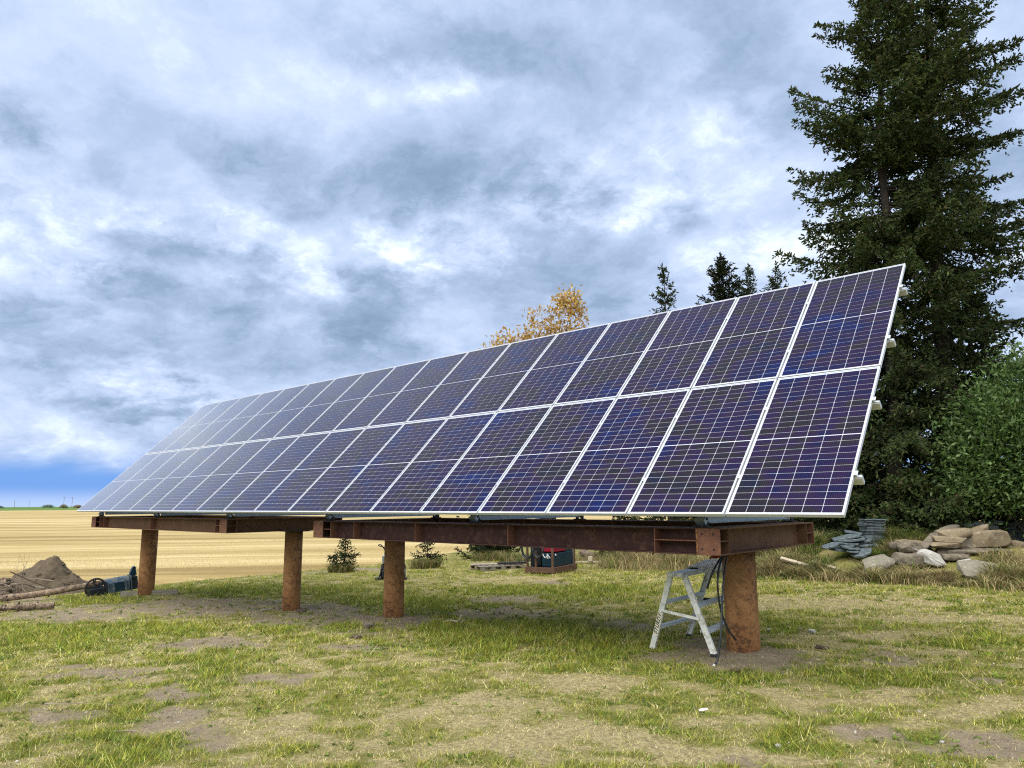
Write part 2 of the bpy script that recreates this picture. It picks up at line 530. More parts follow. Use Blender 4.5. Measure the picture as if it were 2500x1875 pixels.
MAT['bluepaint'] = pmat('faded_blue_grey_paint', (.055, .095, .135), (.09, .13, .155), 5, .5, .1, .1, c3=(.22, .22, .17), s3=9)
MAT['darkpaint'] = pmat('dark_machine_paint', (.014, .017, .022), (.026, .03, .036), 9, .45, .1, .1)
MAT['redpaint'] = pmat('red_enamel', (.34, .015, .045), (.26, .012, .035), 6, .38, 0, .05)
MAT['tealpaint'] = pmat('dark_teal_enamel', (.009, .030, .052), (.013, .042, .060), 5, .4, .1, .05)
MAT['cream'] = pmat('cream_label', (.74, .69, .52), (.68, .62, .45), 7, .6, 0, 0)
MAT['ink'] = pmat('black_print', (.012, .012, .012), (.02, .02, .02), 9, .6, 0, 0)
MAT['rag'] = pmat('speckled_rag', (.92, .89, .83), (.42, .39, .36), 60, .95, 0, .6, lo=.46, hi=.56)
MAT['redcloth'] = pmat('red_cloth', (.30, .03, .02), (.20, .025, .02), 20, .9, 0, .5)
MAT['grass'] = tint_mat('grass_blades', .75, .3, .15)
MAT['crumb'] = tint_mat('soil_crumb', .95, 0, .1)
MAT['needle'] = tint_mat('spruce_needles', .6, .15, .2)
MAT['leaf'] = tint_mat('broad_leaves', .5, .3, .35)
MAT['white_bit'] = pmat('white_scrap', (.75, .74, .70), (.6, .58, .52), 9, .8, 0, 0)


def post_material():
    m, k, p, out = new_mat('rusty_pipe_steel')
    v = k.n('ShaderNodeTexCoord').outputs['Object']
    drip = k.scalevec(v, (1, 1, .45))
    f = k.maprange(k.noise(drip, 3.2, 6, .6), .36, .64)
    col = k.mix(f, (.44, .225, .09), (.27, .125, .047))
    f2 = k.maprange(k.noise(v, 15, 8, .75), .47, .58)
    f2m = k.math('MULTIPLY', f2, k.maprange(k.noise(drip, 2.0, 3, .5), .35, .6, .15, .9))
    col = k.mix(f2m, col, (.095, .048, .026))
    f3 = k.maprange(k.noise(v, 38, 4, .6), .64, .70, 0, .6)
    col = k.mix(f3, col, (.36, .20, .10))
    k.l(col, p.inputs['Base Color'])
    p.inputs['Roughness'].default_value = .85
    p.inputs['Specular IOR Level'].default_value = .2
    b = k.n('ShaderNodeBump'); b.inputs['Strength'].default_value = .35; b.inputs['Distance'].default_value = .01
    k.l(k.noise(v, 26, 6, .7), b.inputs['Height']); k.l(b.outputs[0], p.inputs['Normal'])
    return m


MAT['post'] = post_material()


def cell_material():
    """dark blue monocrystalline cells under the glass of the laminate (glossy coat)"""
    m, k, p, out = new_mat('solar_cell')
    pos = k.n('ShaderNodeNewGeometry').outputs['Position']
    tc = k.n('ShaderNodeTexCoord').outputs['Object']
    n1 = k.noise(pos, 1.15, 3, .6, dist=.6)
    n2 = k.noise(k.scalevec(pos, (1.0, 3.2, 3.2)), 2.4, 3, .6)
    t = k.math('ADD', k.math('MULTIPLY', n1, .6), k.math('MULTIPLY', n2, .4))
    col = k.ramp(t, [(.35, (.005, .012, .078)), (.43, (.009, .010, .042)), (.50, (.020, .011, .040)), (.56, (.019, .016, .019)), (.64, (.010, .012, .028)), (.72, (.006, .012, .058))])
    # silver fingers: nine thin busbars on each cell, printed
    sx = k.n('ShaderNodeSeparateXYZ'); k.l(tc, sx.inputs[0])
    fr = k.math('FRACT', k.math('MULTIPLY', sx.outputs[0], 9 / .1665))
    ln = k.maprange(k.math('ABSOLUTE', k.math('SUBTRACT', fr, .5)), .0, .055, .16, 0.0)
    col = k.mix(ln, col, (.30, .31, .36))
    k.l(col, p.inputs['Base Color'])
    p.inputs['Roughness'].default_value = .6
    p.inputs['Specular IOR Level'].default_value = 0.0
    # anti-reflective cover glass: hardly mirrors when faced, strongly at a slant
    gl = k.n('ShaderNodeBsdfGlossy'); gl.inputs['Roughness'].default_value = .13
    gl.inputs['Color'].default_value = (.96, .97, 1, 1)
    fz = k.n('ShaderNodeFresnel'); fz.inputs[0].default_value = 1.25
    mx = k.n('ShaderNodeMixShader')
    k.l(k.math('MULTIPLY', k.math('POWER', fz.outputs[0], 1.9), 9.5, clamp=True), mx.inputs[0])
    k.l(p.outputs[0], mx.inputs[1]); k.l(gl.outputs[0], mx.inputs[2]); k.l(mx.outputs[0], out.inputs[0])
    return m


MAT['cell'] = cell_material()
_m, _k, _p, _o = new_mat('white_backsheet')
_p.inputs['Base Color'].default_value = (.60, .62, .66, 1)
_p.inputs['Roughness'].default_value = .5
_p.inputs['Coat Weight'].default_value = 1.0
_p.inputs['Coat Roughness'].default_value = .09
MAT['back'] = _m


def ground_material():
    m, k, p, out = new_mat('yard_soil_and_turf')
    pos = k.n('ShaderNodeNewGeometry').outputs['Position']
    a = k.n('ShaderNodeAttribute', attribute_name='tint')
    sp = k.n('ShaderNodeSeparateColor'); k.l(a.outputs['Color'], sp.inputs[0])
    soil, green = sp.outputs[0], sp.outputs[1]
    nf = k.noise(pos, 26, 6, .7)
    nm = k.noise(pos, 5, 5, .65)
    nff = k.noise(pos, 110, 5, .75)
    csoil = k.mix(k.maprange(nm, .35, .65), (.30, .235, .150), (.19, .145, .093))
    csoil = k.mix(k.maprange(nff, .42, .66, 0, .7), csoil, (.36, .30, .21))
    csoil = k.mix(k.maprange(nf, .56, .70, 0, .8), csoil, (.095, .072, .05))
    cstraw = k.mix(k.maprange(nf, .36, .64), (.48, .40, .20), (.22, .175, .085))
    cgreen = k.mix(k.maprange(nf, .36, .64), (.165, .200, .032), (.048, .068, .011))
    colive = k.mix(k.maprange(nff, .36, .64), (.31, .285, .080), (.125, .115, .030))
    gv = k.math('ADD', green, k.math('ADD', k.math('MULTIPLY', k.math('SUBTRACT', nff, .5), .9), k.math('MULTIPLY', k.math('SUBTRACT', nf, .5), .8)))
    turf = k.mix(k.maprange(gv, .10, .48), cstraw, colive)
    turf = k.mix(k.maprange(gv, .42, .88), turf, cgreen)
    ssel = k.maprange(k.math('ADD', soil, k.math('ADD', k.math('MULTIPLY', k.math('SUBTRACT', nff, .5), 1.0), k.math('MULTIPLY', k.math('SUBTRACT', nf, .5), 1.5))), .12, .88)
    col = k.mix(ssel, turf, csoil)
    k.l(col, p.inputs['Base Color'])
    p.inputs['Roughness'].default_value = .95
    p.inputs['Specular IOR Level'].default_value = .1
    b = k.n('ShaderNodeBump'); b.inputs['Strength'].default_value = .9; b.inputs['Distance'].default_value = .03
    k.l(k.math('ADD', nf, k.math('MULTIPLY', nff, .5)), b.inputs['Height']); k.l(b.outputs[0], p.inputs['Normal'])
    return m


def field_material():
    m, k, p, out = new_mat('wheat_stubble')
    pos = k.n('ShaderNodeNewGeometry').outputs['Position']
    ang = -R_(50)                                                  # stubble rows run this way
    rot = k.scalevec(pos, (1, 1, 1), (0, 0, ang))
    str1 = k.scalevec(rot, (.05, 1.0, 1))
    n1 = k.noise(str1, .55, 4, .6)
    n2 = k.noise(k.scalevec(rot, (.02, .16, 1)), .9, 4, .6)
    n3 = k.noise(k.scalevec(rot, (.25, 3.0, 1)), 1.4, 4, .65)
    n4 = k.noise(pos, 7, 5, .7)
    t = k.math('ADD', k.math('MULTIPLY', n1, .4), k.math('ADD', k.math('MULTIPLY', n2, .45), k.math('MULTIPLY', n3, .15)))
    col = k.ramp(t, [(.40, (.255, .18, .07)), (.465, (.39, .29, .118)), (.52, (.49, .38, .17)), (.59, (.60, .485, .25))])
    col = k.mix(k.maprange(n4, .35, .7, 0, .35), col, (.30, .22, .10))
    k.l(col, p.inputs['Base Color'])
    p.inputs['Roughness'].default_value = .95
    p.inputs['Specular IOR Level'].default_value = .05
    return m


def crop_material():
    m, k, p, out = new_mat('green_crop')
    pos = k.n('ShaderNodeNewGeometry').outputs['Position']
    n = k.noise(k.scalevec(pos, (1, .15, 1)), .012, 4, .6)
    col = k.mix(k.maprange(n, .4, .6), (.075, .14, .035), (.13, .20, .055))
    k.l(col, p.inputs['Base Color'])
    p.inputs['Roughness'].default_value = .95
    p.inputs['Specular IOR Level'].default_value = .05
    return m


MAT['ground'] = ground_material()
MAT['field'] = field_material()
MAT['crop'] = crop_material()


# ------------------------------------------------------------------ setting: ground, field, far land
def axis(parts):
    out = [np.arange(a, b, s) for a, b, s in parts]
    return np.concatenate(out)


def make_ground():
    xs = axis([(-14, -4, .5), (-4, 6, .2), (6, 22, .1), (22, 30, .4), (30, 61, 3.0)])
    ys = axis([(-40, -10, 2.5), (-10, -6, .4), (-6, 9, .1), (9, 18, .18), (18, 30, .5), (30, 62, 2.0)])
    X, Y = np.meshgrid(xs, ys)
    keep_edge = border(Y)
    X2 = np.maximum(X, keep_edge)                                    # pull the outer columns onto the border
    Z = gz(X2, Y)
    s, g = lawn_map(X2.ravel(), Y.ravel())
    V = np.stack([X2.ravel(), Y.ravel(), Z.ravel()], 1)
    ny, nx = X.shape
    i = np.arange(ny * nx).reshape(ny, nx)
    F = np.stack([i[:-1, :-1].ravel(), i[:-1, 1:].ravel(), i[1:, 1:].ravel(), i[1:, :-1].ravel()], 1)
    wid = V[F[:, 1], 0] - V[F[:, 0], 0]
    F = F[wid > 1e-4]
    used = np.zeros(len(V), bool); used[F.ravel()] = True
    remap = np.cumsum(used) - 1
    col = np.stack([s, g, np.zeros_like(s)], 1)
    o = mesh_np('ground', V[used], remap[F], MAT['ground'], col=col[used], smooth=True)
    tag(o, kind='structure')
    # stubble field: a sheet reaching away to the green crop, a little below the yard
    fx = np.concatenate([[-900, -500, -300, -200, -140], np.arange(-100, -2, 2.0), np.arange(0, 60, 6.0), [90, 160, 320, 700]])
    fy = np.concatenate([[-900, -400, -200, -100, -60], np.arange(-40, 80, 2.0), [100, 140, 200, 320, 600, 900]])
    X, Y = np.meshgrid(fx, fy)
    Z = -.745 + 0 * X
    near = np.exp(-((X + 40) ** 2 + (Y - 20) ** 2) / 60 ** 2)
    Z = Z + .10 * (fbm(X * .12, Y * .12, 5, 3) - .5) * (X < -5)
    Z = np.where(X > -3.5, -1.6, Z)
    ny, nx = X.shape
    i = np.arange(ny * nx).reshape(ny, nx)
    F = np.stack([i[:-1, :-1].ravel(), i[:-1, 1:].ravel(), i[1:, 1:].ravel(), i[1:, :-1].ravel()], 1)
    V = np.stack([X.ravel(), Y.ravel(), Z.ravel()], 1)
    o = mesh_np('stubble_field', V, F, MAT['field'], smooth=True)
    tag(o, kind='structure')
    # far green crop on gently rising land, out to the horizon
    r = np.array([540, 560, 620, 700, 800, 950, 1150, 1400, 1800, 2400, 3400, 5000, 8000], float)
    a = np.radians(np.arange(0, 361, 3.0))
    RR, AA = np.meshgrid(r, a)
    X = 19.9 + RR * np.sin(AA); Y = -6.3 + RR * np.cos(AA)
    Z = np.interp(RR, [540, 560, 800, 1400, 2400, 8000], [-1.2, -.6, -.3, .6, 1.2, -6.0]) + (fbm(X * .004, Y * .004, 8, 3) - .5) * np.interp(RR, [560, 900, 3000, 8000], [0, .8, 2.6, 0])
    V = np.stack([X.ravel(), Y.ravel(), Z.ravel()], 1)
    ny, nx = X.shape
    i = np.arange(ny * nx).reshape(ny, nx)
    F = np.stack([i[:-1, :-1].ravel(), i[:-1, 1:].ravel(), i[1:, 1:].ravel(), i[1:, :-1].ravel()], 1)
    o = mesh_np('crop_land', V, F, MAT['crop'], smooth=True)
    tag(o, kind='structure')


make_ground()


# ------------------------------------------------------------------ solar array
TILT = R_(44.027)
CT, ST = math.cos(TILT), math.sin(TILT)
PW, PH = 1.038, 2.094
GX, GY = 1.058, 2.114
ZB = 1.5


def make_array():
    root = thing('solar_array', 'long tilted solar array of two rows of blue panels on rusty beams', 'solar array', (0, 0, ZB))
    rx = (TILT, 0, 0)

    def onplane(u, v, off):                                          # point on the tilted plane; off along its normal
        return (u, v * CT - off * ST, v * ST + off * CT)

    # one panel: aluminium frame and white laminate
    T = .035; lip = .011
    mb = MB()
    for (c, s) in (((PW / 2, lip / 2, -T / 2), (PW, lip, T)), ((PW / 2, PH - lip / 2, -T / 2), (PW, lip, T)),
                   ((lip / 2, PH / 2, -T / 2), (lip, PH - 2 * lip, T)), ((PW - lip / 2, PH / 2, -T / 2), (lip, PH - 2 * lip, T))):
        mb.box(c, s)
    mb.cur = 1
    mb.box((PW / 2, PH / 2, -.008), (PW - 2 * lip, PH - 2 * lip, .006))
    panel0 = mb.build('solar_panel', [MAT['alu'], MAT['back']], root)
    # one half-cut cell with two clipped corners
    mx = .0195; my = .026; midgap = .008
    cw = (PW - 2 * mx) / 6; chh = (PH - 2 * my - midgap) / 24
    gx, gy = .0042, .0044
    w2, h2, ch = cw - gx, chh - gy, .004

    def cellpoly(x0, y0, up):
        if up:
            return [(x0, y0), (x0 + w2, y0), (x0 + w2, y0 + h2 - ch), (x0 + w2 - ch, y0 + h2), (x0 + ch, y0 + h2), (x0, y0 + h2 - ch)]
        return [(x0 + ch, y0), (x0 + w2 - ch, y0), (x0 + w2, y0 + ch), (x0 + w2, y0 + h2), (x0, y0 + h2), (x0, y0 + ch)]
    zt = -.0035

    def cellpos(i, j):
        return mx + i * cw + gx / 2, my + j * chh + gy / 2 + (midgap if j >= 12 else 0)
    cells = []
    for up in (True, False):
        m = MB()
        poly = cellpoly(0, 0, up)
        m.prism(poly, zt - .001, zt, 'z')
        o = m.build('cell', MAT['cell'])
        cells.append(o.data); bpy.data.objects.remove(o)
    V = []; F = []
    for j in range(24):
        for i in range(6):
            x0, y0 = cellpos(i, j)
            n = len(V)
            V += [(a, b, zt) for a, b in cellpoly(x0, y0, j % 2 == 1)]
            F.append(tuple(range(n, n + 6)))
    grid = mesh_np('cell_grid', np.array(V), np.array(F), MAT['cell'])
    grid_data = grid.data
    bpy.data.objects.remove(grid)
    for c in range(17):
        for r in range(2):
            if c == 0 and r == 0:
                p = panel0
            else:
                p = share(panel0, 'solar_panel', root)
            p.location = onplane(c * GX + .01, r * GY + .0 + (.0), 0)
            p.rotation_euler = rx
            if c == 16:
                for j in range(24):
                    for i in range(6):
                        x0, y0 = cellpos(i, j)
                        o = bpy.data.objects.new('cell', cells[0 if j % 2 == 1 else 1])
                        COL.objects.link(o); o.parent = p; o.location = (x0, y0, 0)
            else:
                o = bpy.data.objects.new('cell_grid', grid_data)
                COL.objects.link(o); o.parent = p; o['kind'] = 'stuff'
    # four rails across the back, proud of the right end
    rail = MB()
    rail.box((8.97, 0, -.081), (18.13, .04, .085))
    rail.box((8.97, 0, -.0365), (18.13, .030, .003))
    rail0 = None
    RV = (.50, 1.55, GY + .50, GY + 1.55)
    for v in RV:
        if rail0 is None:
            rail0 = rail.build('rail', MAT['alu_rail'], root, bevel=.006); o = rail0
        else:
            o = share(rail0, 'rail', root)
        o.location = onplane(0, v, 0); o.rotation_euler = rx
    # mid and end clamps at each rail
    cl = MB()
    cl.box((0, 0, .003), (.034, .05, .005)); cl.box((0, 0, -.016), (.012, .045, .034)); cl.tube([(0, 0, .005), (0, 0, .013)], .008, 6)
    c0 = None
    for v in RV:
        for s in range(18):
            if c0 is None:
                c0 = cl.build('clamp', MAT['alu_rail'], root); o = c0
            else:
                o = share(c0, 'clamp', root)
            u = s * GX if 0 < s < 17 else (-.006 if s == 0 else 17 * GX + .006)
            o.location = onplane(u, v, 0); o.rotation_euler = rx
    # six triangular frames standing on the beams
    XS = (.52, 3.72, 6.93, 10.12, 13.33, 16.50)
    zt_b = 1.362 - ZB                                                # top of the beams in array coordinates
    raf = MB()
    a = Vector((0, .40, zt_b + .085)); d = Vector((0, CT, ST))
    raf.beam(a - d * .06, a + d * 3.55, .06, .10, up=(1, 0, 0))
    leg = MB(); leg.beam((0, 2.66, zt_b + .03), (0, 2.66, zt_b + .085 + (2.66 - .4) * ST / CT), .06, .06, up=(1, 0, 0))
    st = MB()
    st.box((0, 1.54, zt_b + .075), (.010, 2.12, .075)); st.box((.022, 1.54, zt_b + .108), (.044, 2.12, .008)); st.box((.022, 1.54, zt_b + .042), (.044, 2.12, .008))
    br = MB()
    for sx in (-.045, .045):
        br.box((sx, 0, .065), (.008, .075, .13))
    br.box((0, 0, .006), (.16, .11, .012))
    br.tube([(-.06, 0, .085), (.06, 0, .085)], .014, 8)
    stand = MB()                                                    # stand-off blocks between rafter and rails
    for v in RV:
        p = Vector(onplane(0, v, -.138)); off = .115
        stand.box(p - Vector((0, -ST, CT)) * (off / 2), (.05, .06, off), Matrix.Rotation(TILT, 3, 'X'))
    objs = None
    for x in XS:
        if objs is None:
            objs = [raf.build('rafter', MAT['galv'], root), leg.build('back_leg', MAT['galv'], root), st.build('strut', MAT['galv'], root),
                    br.build('bracket', MAT['blacksteel'], root), stand.build('stand_off', MAT['galv'], root)]
            new = objs
        else:
            new = [share(o, o.name.split('.')[0], root) for o in objs]
        for o in new[:3] + new[4:]:
            o.location = (x, 0, 0)
        new[3].location = (x, .40, zt_b)
        share(objs[3], 'bracket', root, (x, 2.66, zt_b))
    return root


make_array()


# ------------------------------------------------------------------ rusty steel platforms
HB = .26; FWD = .25; TF = .014; TW = .009
ZT = 1.36


def ibeam(mb, a, b, axis_):
    """I-section between a and b, top at ZT"""
    L = abs((b[0] - a[0]) if axis_ == 'x' else (b[1] - a[1]))
    c = ((a[0] + b[0]) / 2, (a[1] + b[1]) / 2)
    f = (L, FWD, TF) if axis_ == 'x' else (FWD, L, TF)
    w = (L, TW, HB - 2 * TF) if axis_ == 'x' else (TW, L, HB - 2 * TF)
    mb.box((c[0], c[1], ZT - TF / 2), f)
    mb.box((c[0], c[1], ZT - HB + TF / 2), f)
    mb.box((c[0], c[1], ZT - HB / 2), w)


def platform(x0, x1, label, posts, stiff, lmat='rust_beam'):
    y0, y1 = .40, 2.66
    hf = FWD / 2
    root = thing('steel_platform', label, 'steel frame', (0, 0, 0), group='rusty steel platforms carrying the array')
    for x in (x0, x1):
        m = MB(); ibeam(m, (x, y0 - hf), (x, y1 + hf), 'y')
        b = m.build('cross_beam', MAT['rust_beam'], root)
        for y, s in ((y0 - hf, -1), (y1 + hf, 1)):
            m = MB(); m.box((x, y + s * .0085, ZT - HB / 2 - .001), (FWD + .004, .016, HB - .006))
            m.build('end_plate', MAT['rust_edge'], b, bevel=.003)
            for dx in (-.06, .06):
                for dz in (-.072, .072):
                    h = MB(); h.tube([(x + dx, y + s * .0168, ZT - HB / 2 + dz), (x + dx, y + s * .0176, ZT - HB / 2 + dz)], .012, 10)
                    h.build('bolt_hole', MAT['blacksteel'], b)
            w = MB()
            w.tube([(x - s * 0 - .112, y + s * .018, ZT - .02 - i * .024) for i in range(10)], [.006, .009] * 5, 6)
            w.build('weld_bead', MAT['post'], b)
        for sx in (-1, 1):                                           # stiffeners and mid plates near the ends
            for y in (y0 - hf + .20, y1 + hf - .20):
                m = MB(); m.box((x + sx * (TW / 2 + .058), y, ZT - HB / 2), (.116, .010, HB - 2 * TF))
                m.build('stiffener', MAT['rust_beam'], b)
            for y in (y0 - hf + .0975, y1 + hf - .0975):
                m = MB(); m.box((x + sx * (TW / 2 + .058), y, ZT - HB / 2 + .004), (.116, .193, .010))
                m.build('mid_plate', MAT['rust_beam'], b)
    for y in (y0, y1):
        m = MB(); ibeam(m, (x0 + hf + .003, y), (x1 - hf - .003, y), 'x')
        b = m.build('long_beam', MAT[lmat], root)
        for x in stiff:
            for sy in (-1, 1):
                m = MB(); m.box((x, y + sy * (TW / 2 + .058), ZT - HB / 2), (.010, .116, HB - 2 * TF))
                m.build('stiffener', MAT['rust_edge'], b)
        for xa, xb in ((x0 + hf + .004, stiff[0] - .006), (stiff[-1] + .006, x1 - hf - .004)):
            for sy in (-1, 1):
                m = MB(); m.box(((xa + xb) / 2, y + sy * (TW / 2 + .058), ZT - HB / 2 + .004), (abs(xb - xa), .116, .010))
                m.build('mid_plate', MAT['rust_edge'], b)
    for (px, py, rad) in posts:
        zb = gzf(px, py) - .045
        m = MB()
        n = 40
        H = ZT - HB - .012 - zb
        m.tube([(0, 0, -.35), (0, 0, H * .4), (0, 0, H)], rad, n)
        o = m.build('post', MAT['post'], root, smooth=False, loc=(px, py, zb))
        for pl in o.data.polygons:
            pl.use_smooth = len(pl.vertices) == 4
        m = MB(); m.box((px, py, ZT - HB - .0065), (.62, .50, .011))
        m.build('cap_plate', MAT['blacksteel'], root)
    return root


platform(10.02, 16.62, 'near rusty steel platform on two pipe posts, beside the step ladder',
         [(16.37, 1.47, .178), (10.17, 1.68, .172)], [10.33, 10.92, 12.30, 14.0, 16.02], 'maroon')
platform(.45, 6.95, 'far rusty steel platform on two pipe posts, nearest the stubble field',
         [(.85, 1.45, .190), (6.93, 1.76, .172)], [.78, 1.02, 3.7, 6.60])


# ------------------------------------------------------------------ trees
def quads_from_twigs(P, T, L, W, col, rolls=2, rg=rng):
    """each twig (start P, unit dir T, length L, width W) -> crossed rhombus blades"""
    n = len(P)
    a = rg.normal(size=(n, 3))
    s = np.cross(T, a); s /= np.linalg.norm(s, axis=1, keepdims=True) + 1e-9
    u = np.cross(T, s)
    Vs = []; Fs = []; Cs = []
    base = 0
    for r in range(rolls):
        d = s if r == 0 else (u if r == 1 else (s + u) * .7071)
        p0 = P; pm = P + T * (L * .45)[:, None]; p1 = P + T * L[:, None]
        v = np.stack([p0, pm + d * (W * .5)[:, None], p1, pm - d * (W * .5)[:, None]], 1).reshape(-1, 3)
        f = np.arange(n * 4).reshape(n, 4) + base
        Vs.append(v); Fs.append(f); Cs.append(np.repeat(col, 4, 0)); base += n * 4
    return np.concatenate(Vs), np.concatenate(Fs), np.concatenate(Cs)


def spruce(label, x, y, H, prof, seed, lean=(0, 0), h0=.5, step=.26, nb=5.5, twig=.10, tw_w=.040, gap=.055, trunk_r=None, bright=1.0,
           group=None, up_top=45, elo=-22, tstep=.055, rolls=2, name='spruce_tree', zoff=0.0, gaps=0.0, cat='tree', side_len=.42, hang=.22):
    """prof: list of (height, crown radius); branches with side shoots, each clothed in needle twigs"""
    rg = np.random.default_rng(seed)
    z0 = gzf(x, y) + zoff
    root = thing(name, label, cat, (x, y, z0), group=group)
    tr = trunk_r or H * .0125
    hs = np.array([p[0] for p in prof]); rs = np.array([p[1] for p in prof])

    def axisp(h):
        t = h / H
        return np.array([lean[0] * t + .05 * math.sin(h * 1.3 + seed), lean[1] * t + .05 * math.cos(h * 1.1 + seed), h])
    m = MB()
    hh = np.linspace(-.2, H, 16)
    m.tube([axisp(h) for h in hh], [max(tr * (1 - max(h, 0) / H) ** .85, .012) + (0.25 * tr * math.exp(-max(h, 0) / .35)) for h in hh], 10)
    limbs = m
    P = []; T = []; Ls = []; C = []
    h = h0
    while h < H - .05:
        n = max(3, int(rg.poisson(nb)))
        a0 = rg.uniform(0, 6.28)
        for i in range(n):
            if rg.random() < gaps:
                continue
            az = a0 + 6.2832 * i / n + rg.normal(0, .25)
            hb = h + rg.uniform(-.5, .5) * step
            if hb >= H - .03:
                continue
            L = float(np.interp(hb, hs, rs)) * rg.uniform(.45, 1.25)
            if L < .05:
                continue
            fr = hb / H
            e = R_(elo + (up_top - elo) * fr ** 2.2 + rg.normal(0, 6))
            A = np.array([math.sin(az), math.cos(az), 0.0])
            S = np.array([math.cos(az), -math.sin(az), 0.0])
            o = axisp(hb)
            curl = rg.uniform(.10, .30) * (1 - fr)
            sag = -.10 * (1 - fr)

            def bp(s):
                s = np.asarray(s)[..., None]
                return o + A * (L * s * math.cos(e)) + np.array([0, 0, 1.0]) * (L * (math.sin(e) * s + sag * np.sin(s * 3.14) + curl * s ** 3))
            if L > .35:
                ss = np.linspace(0, .93, 5)
                q = bp(ss)
                r0 = .010 + .011 * L
                limbs.tube([q[j] for j in range(5)], [r0 * (1 - .85 * s) for s in ss], 4, cap=False)
            k = max(3, int(L / gap))
            s = np.sort(rg.uniform(.16 if L > .5 else .02, 1.0, k))
            side = np.where(np.arange(k) % 2 == 0, 1.0, -1.0)
            lb = np.clip((side_len * L * (1 - s) ** .8 + .10) * rg.uniform(.5, 1.15, k), .06, .85)
            ang = np.radians(rg.uniform(38, 66, k))
            D = A[None] * np.cos(ang)[:, None] * math.cos(e) + S[None] * (np.sin(ang) * side)[:, None]
            D[:, 2] += rg.normal(-hang * (1 - fr), .22, k) + math.sin(e) * .5
            D /= np.linalg.norm(D, axis=1, keepdims=True)
            B = bp(s)
            # twigs along each side shoot
            nt = np.maximum(2, (lb / tstep).astype(int))
            idx = np.repeat(np.arange(k), nt)
            tt = rg.uniform(0.05, 1.0, len(idx))
            droop = np.zeros((len(idx), 3)); droop[:, 2] = -(tt ** 2) * lb[idx] * rg.uniform(.1, .5, k)[idx] * (1 - .6 * fr)
            tp = B[idx] + D[idx] * (tt * lb[idx])[:, None] + droop
            td = D[idx] * .75 + rg.normal(0, .48, (len(idx), 3)); td[:, 2] += .10
            td /= np.linalg.norm(td, axis=1, keepdims=True)
            # twigs clothing the branch itself
            kb = max(3, int(L / .035))
            sb = rg.uniform(.2 if L > .6 else 0, 1, kb)
            tb = A[None] * .7 + rg.normal(0, .45, (kb, 3)); tb[:, 2] += .15
            tb /= np.linalg.norm(tb, axis=1, keepdims=True)
            # leader of the branch
            P += [tp, bp(sb)]; T += [td, tb]
            Ls += [rg.uniform(.65, 1.25, len(tp)) * twig, rg.uniform(.65, 1.25, kb) * twig]
            outer = np.concatenate([np.clip(s[idx] * .5 + tt * .5, 0, 1), sb])
            tone = rg.uniform(.7, 1.25)
            rr = rg.random(len(outer))[:, None]
            dark = np.array([.017, .032, .012]); midc = np.array([.040, .061, .018]); tip = np.array([.105, .118, .034])
            c = dark * (1 - rr) + midc * rr
            c = c * (1 - .55 * outer[:, None] * rr) + tip * (.55 * outer[:, None] * rr)
            brown = rg.random(len(outer)) < .05
            c[brown] = np.array([.075, .052, .03])
            C.append(c * tone * bright)
        h += step * rg.uniform(.75, 1.25) * (1 - .45 * h / H)
    # leader shoot at the very top
    k = 26
    hz = H + rg.uniform(-.45, .12, k)
    P.append(np.array([axisp(min(q, H)) * np.array([1, 1, 0]) + np.array([0, 0, q]) for q in hz]))
    d = rg.normal(0, .5, (k, 3)); d[:, 2] += .9; d /= np.linalg.norm(d, axis=1, keepdims=True)
    T.append(d); Ls.append(np.full(k, twig)); C.append(np.tile(np.array([.045, .058, .02]) * bright, (k, 1)))
    P = np.concatenate(P); T = np.concatenate(T); Ls = np.concatenate(Ls); C = np.concatenate(C)
    V, F, CC = quads_from_twigs(P, T, Ls, Ls * (tw_w / twig), C, rolls, rg)
    limbs.build('trunk', MAT['bark'], root, smooth=True)
    mesh_np('crown', V, F, MAT['needle'], col=CC, parent=root)
    return root, len(F)


TRI = 0
big1 = [(0, 2.2), (1.5, 2.6), (4.5, 2.55), (7, 2.5), (9, 2.25), (11.2, 2.1), (12.4, 1.3), (13.6, 1.5), (14.4, .8), (15.6, .05)]
big2 = [(0, 2.4), (3, 2.9), (6, 2.7), (8.5, 2.5), (9.5, 1.6), (10.5, 2.2), (13, 2.0), (15, 1.35), (17.8, .05)]
spr = [
    ('tall dark spruce standing just behind the right end of the array', 14.75, 14.65, 16.9, [(h * 1.083, r * 1.083) for h, r in big1], 3, (.66, .54), dict(h0=.7, step=.50, nb=5.4, gap=.036, tstep=.050, twig=.13, tw_w=.046, gaps=.13, side_len=.34, hang=.45)),
    ('tallest dark spruce, right of its twin, with bent leaning trunk', 15.62, 16.0, 19.3, [(h * 1.083, r * 1.083) for h, r in big2], 8, (1.0, .6), dict(h0=.7, step=.52, nb=5.4, gap=.036, tstep=.050, twig=.13, tw_w=.046, gaps=.13, side_len=.34, hang=.45)),
]
for lab, x, y, H, prof, sd, lean, kw in spr:
    _, n = spruce(lab, x, y, H, prof, sd, lean, bright=1.55, group='big spruces behind the stone pile', **kw)
    TRI += n * 2
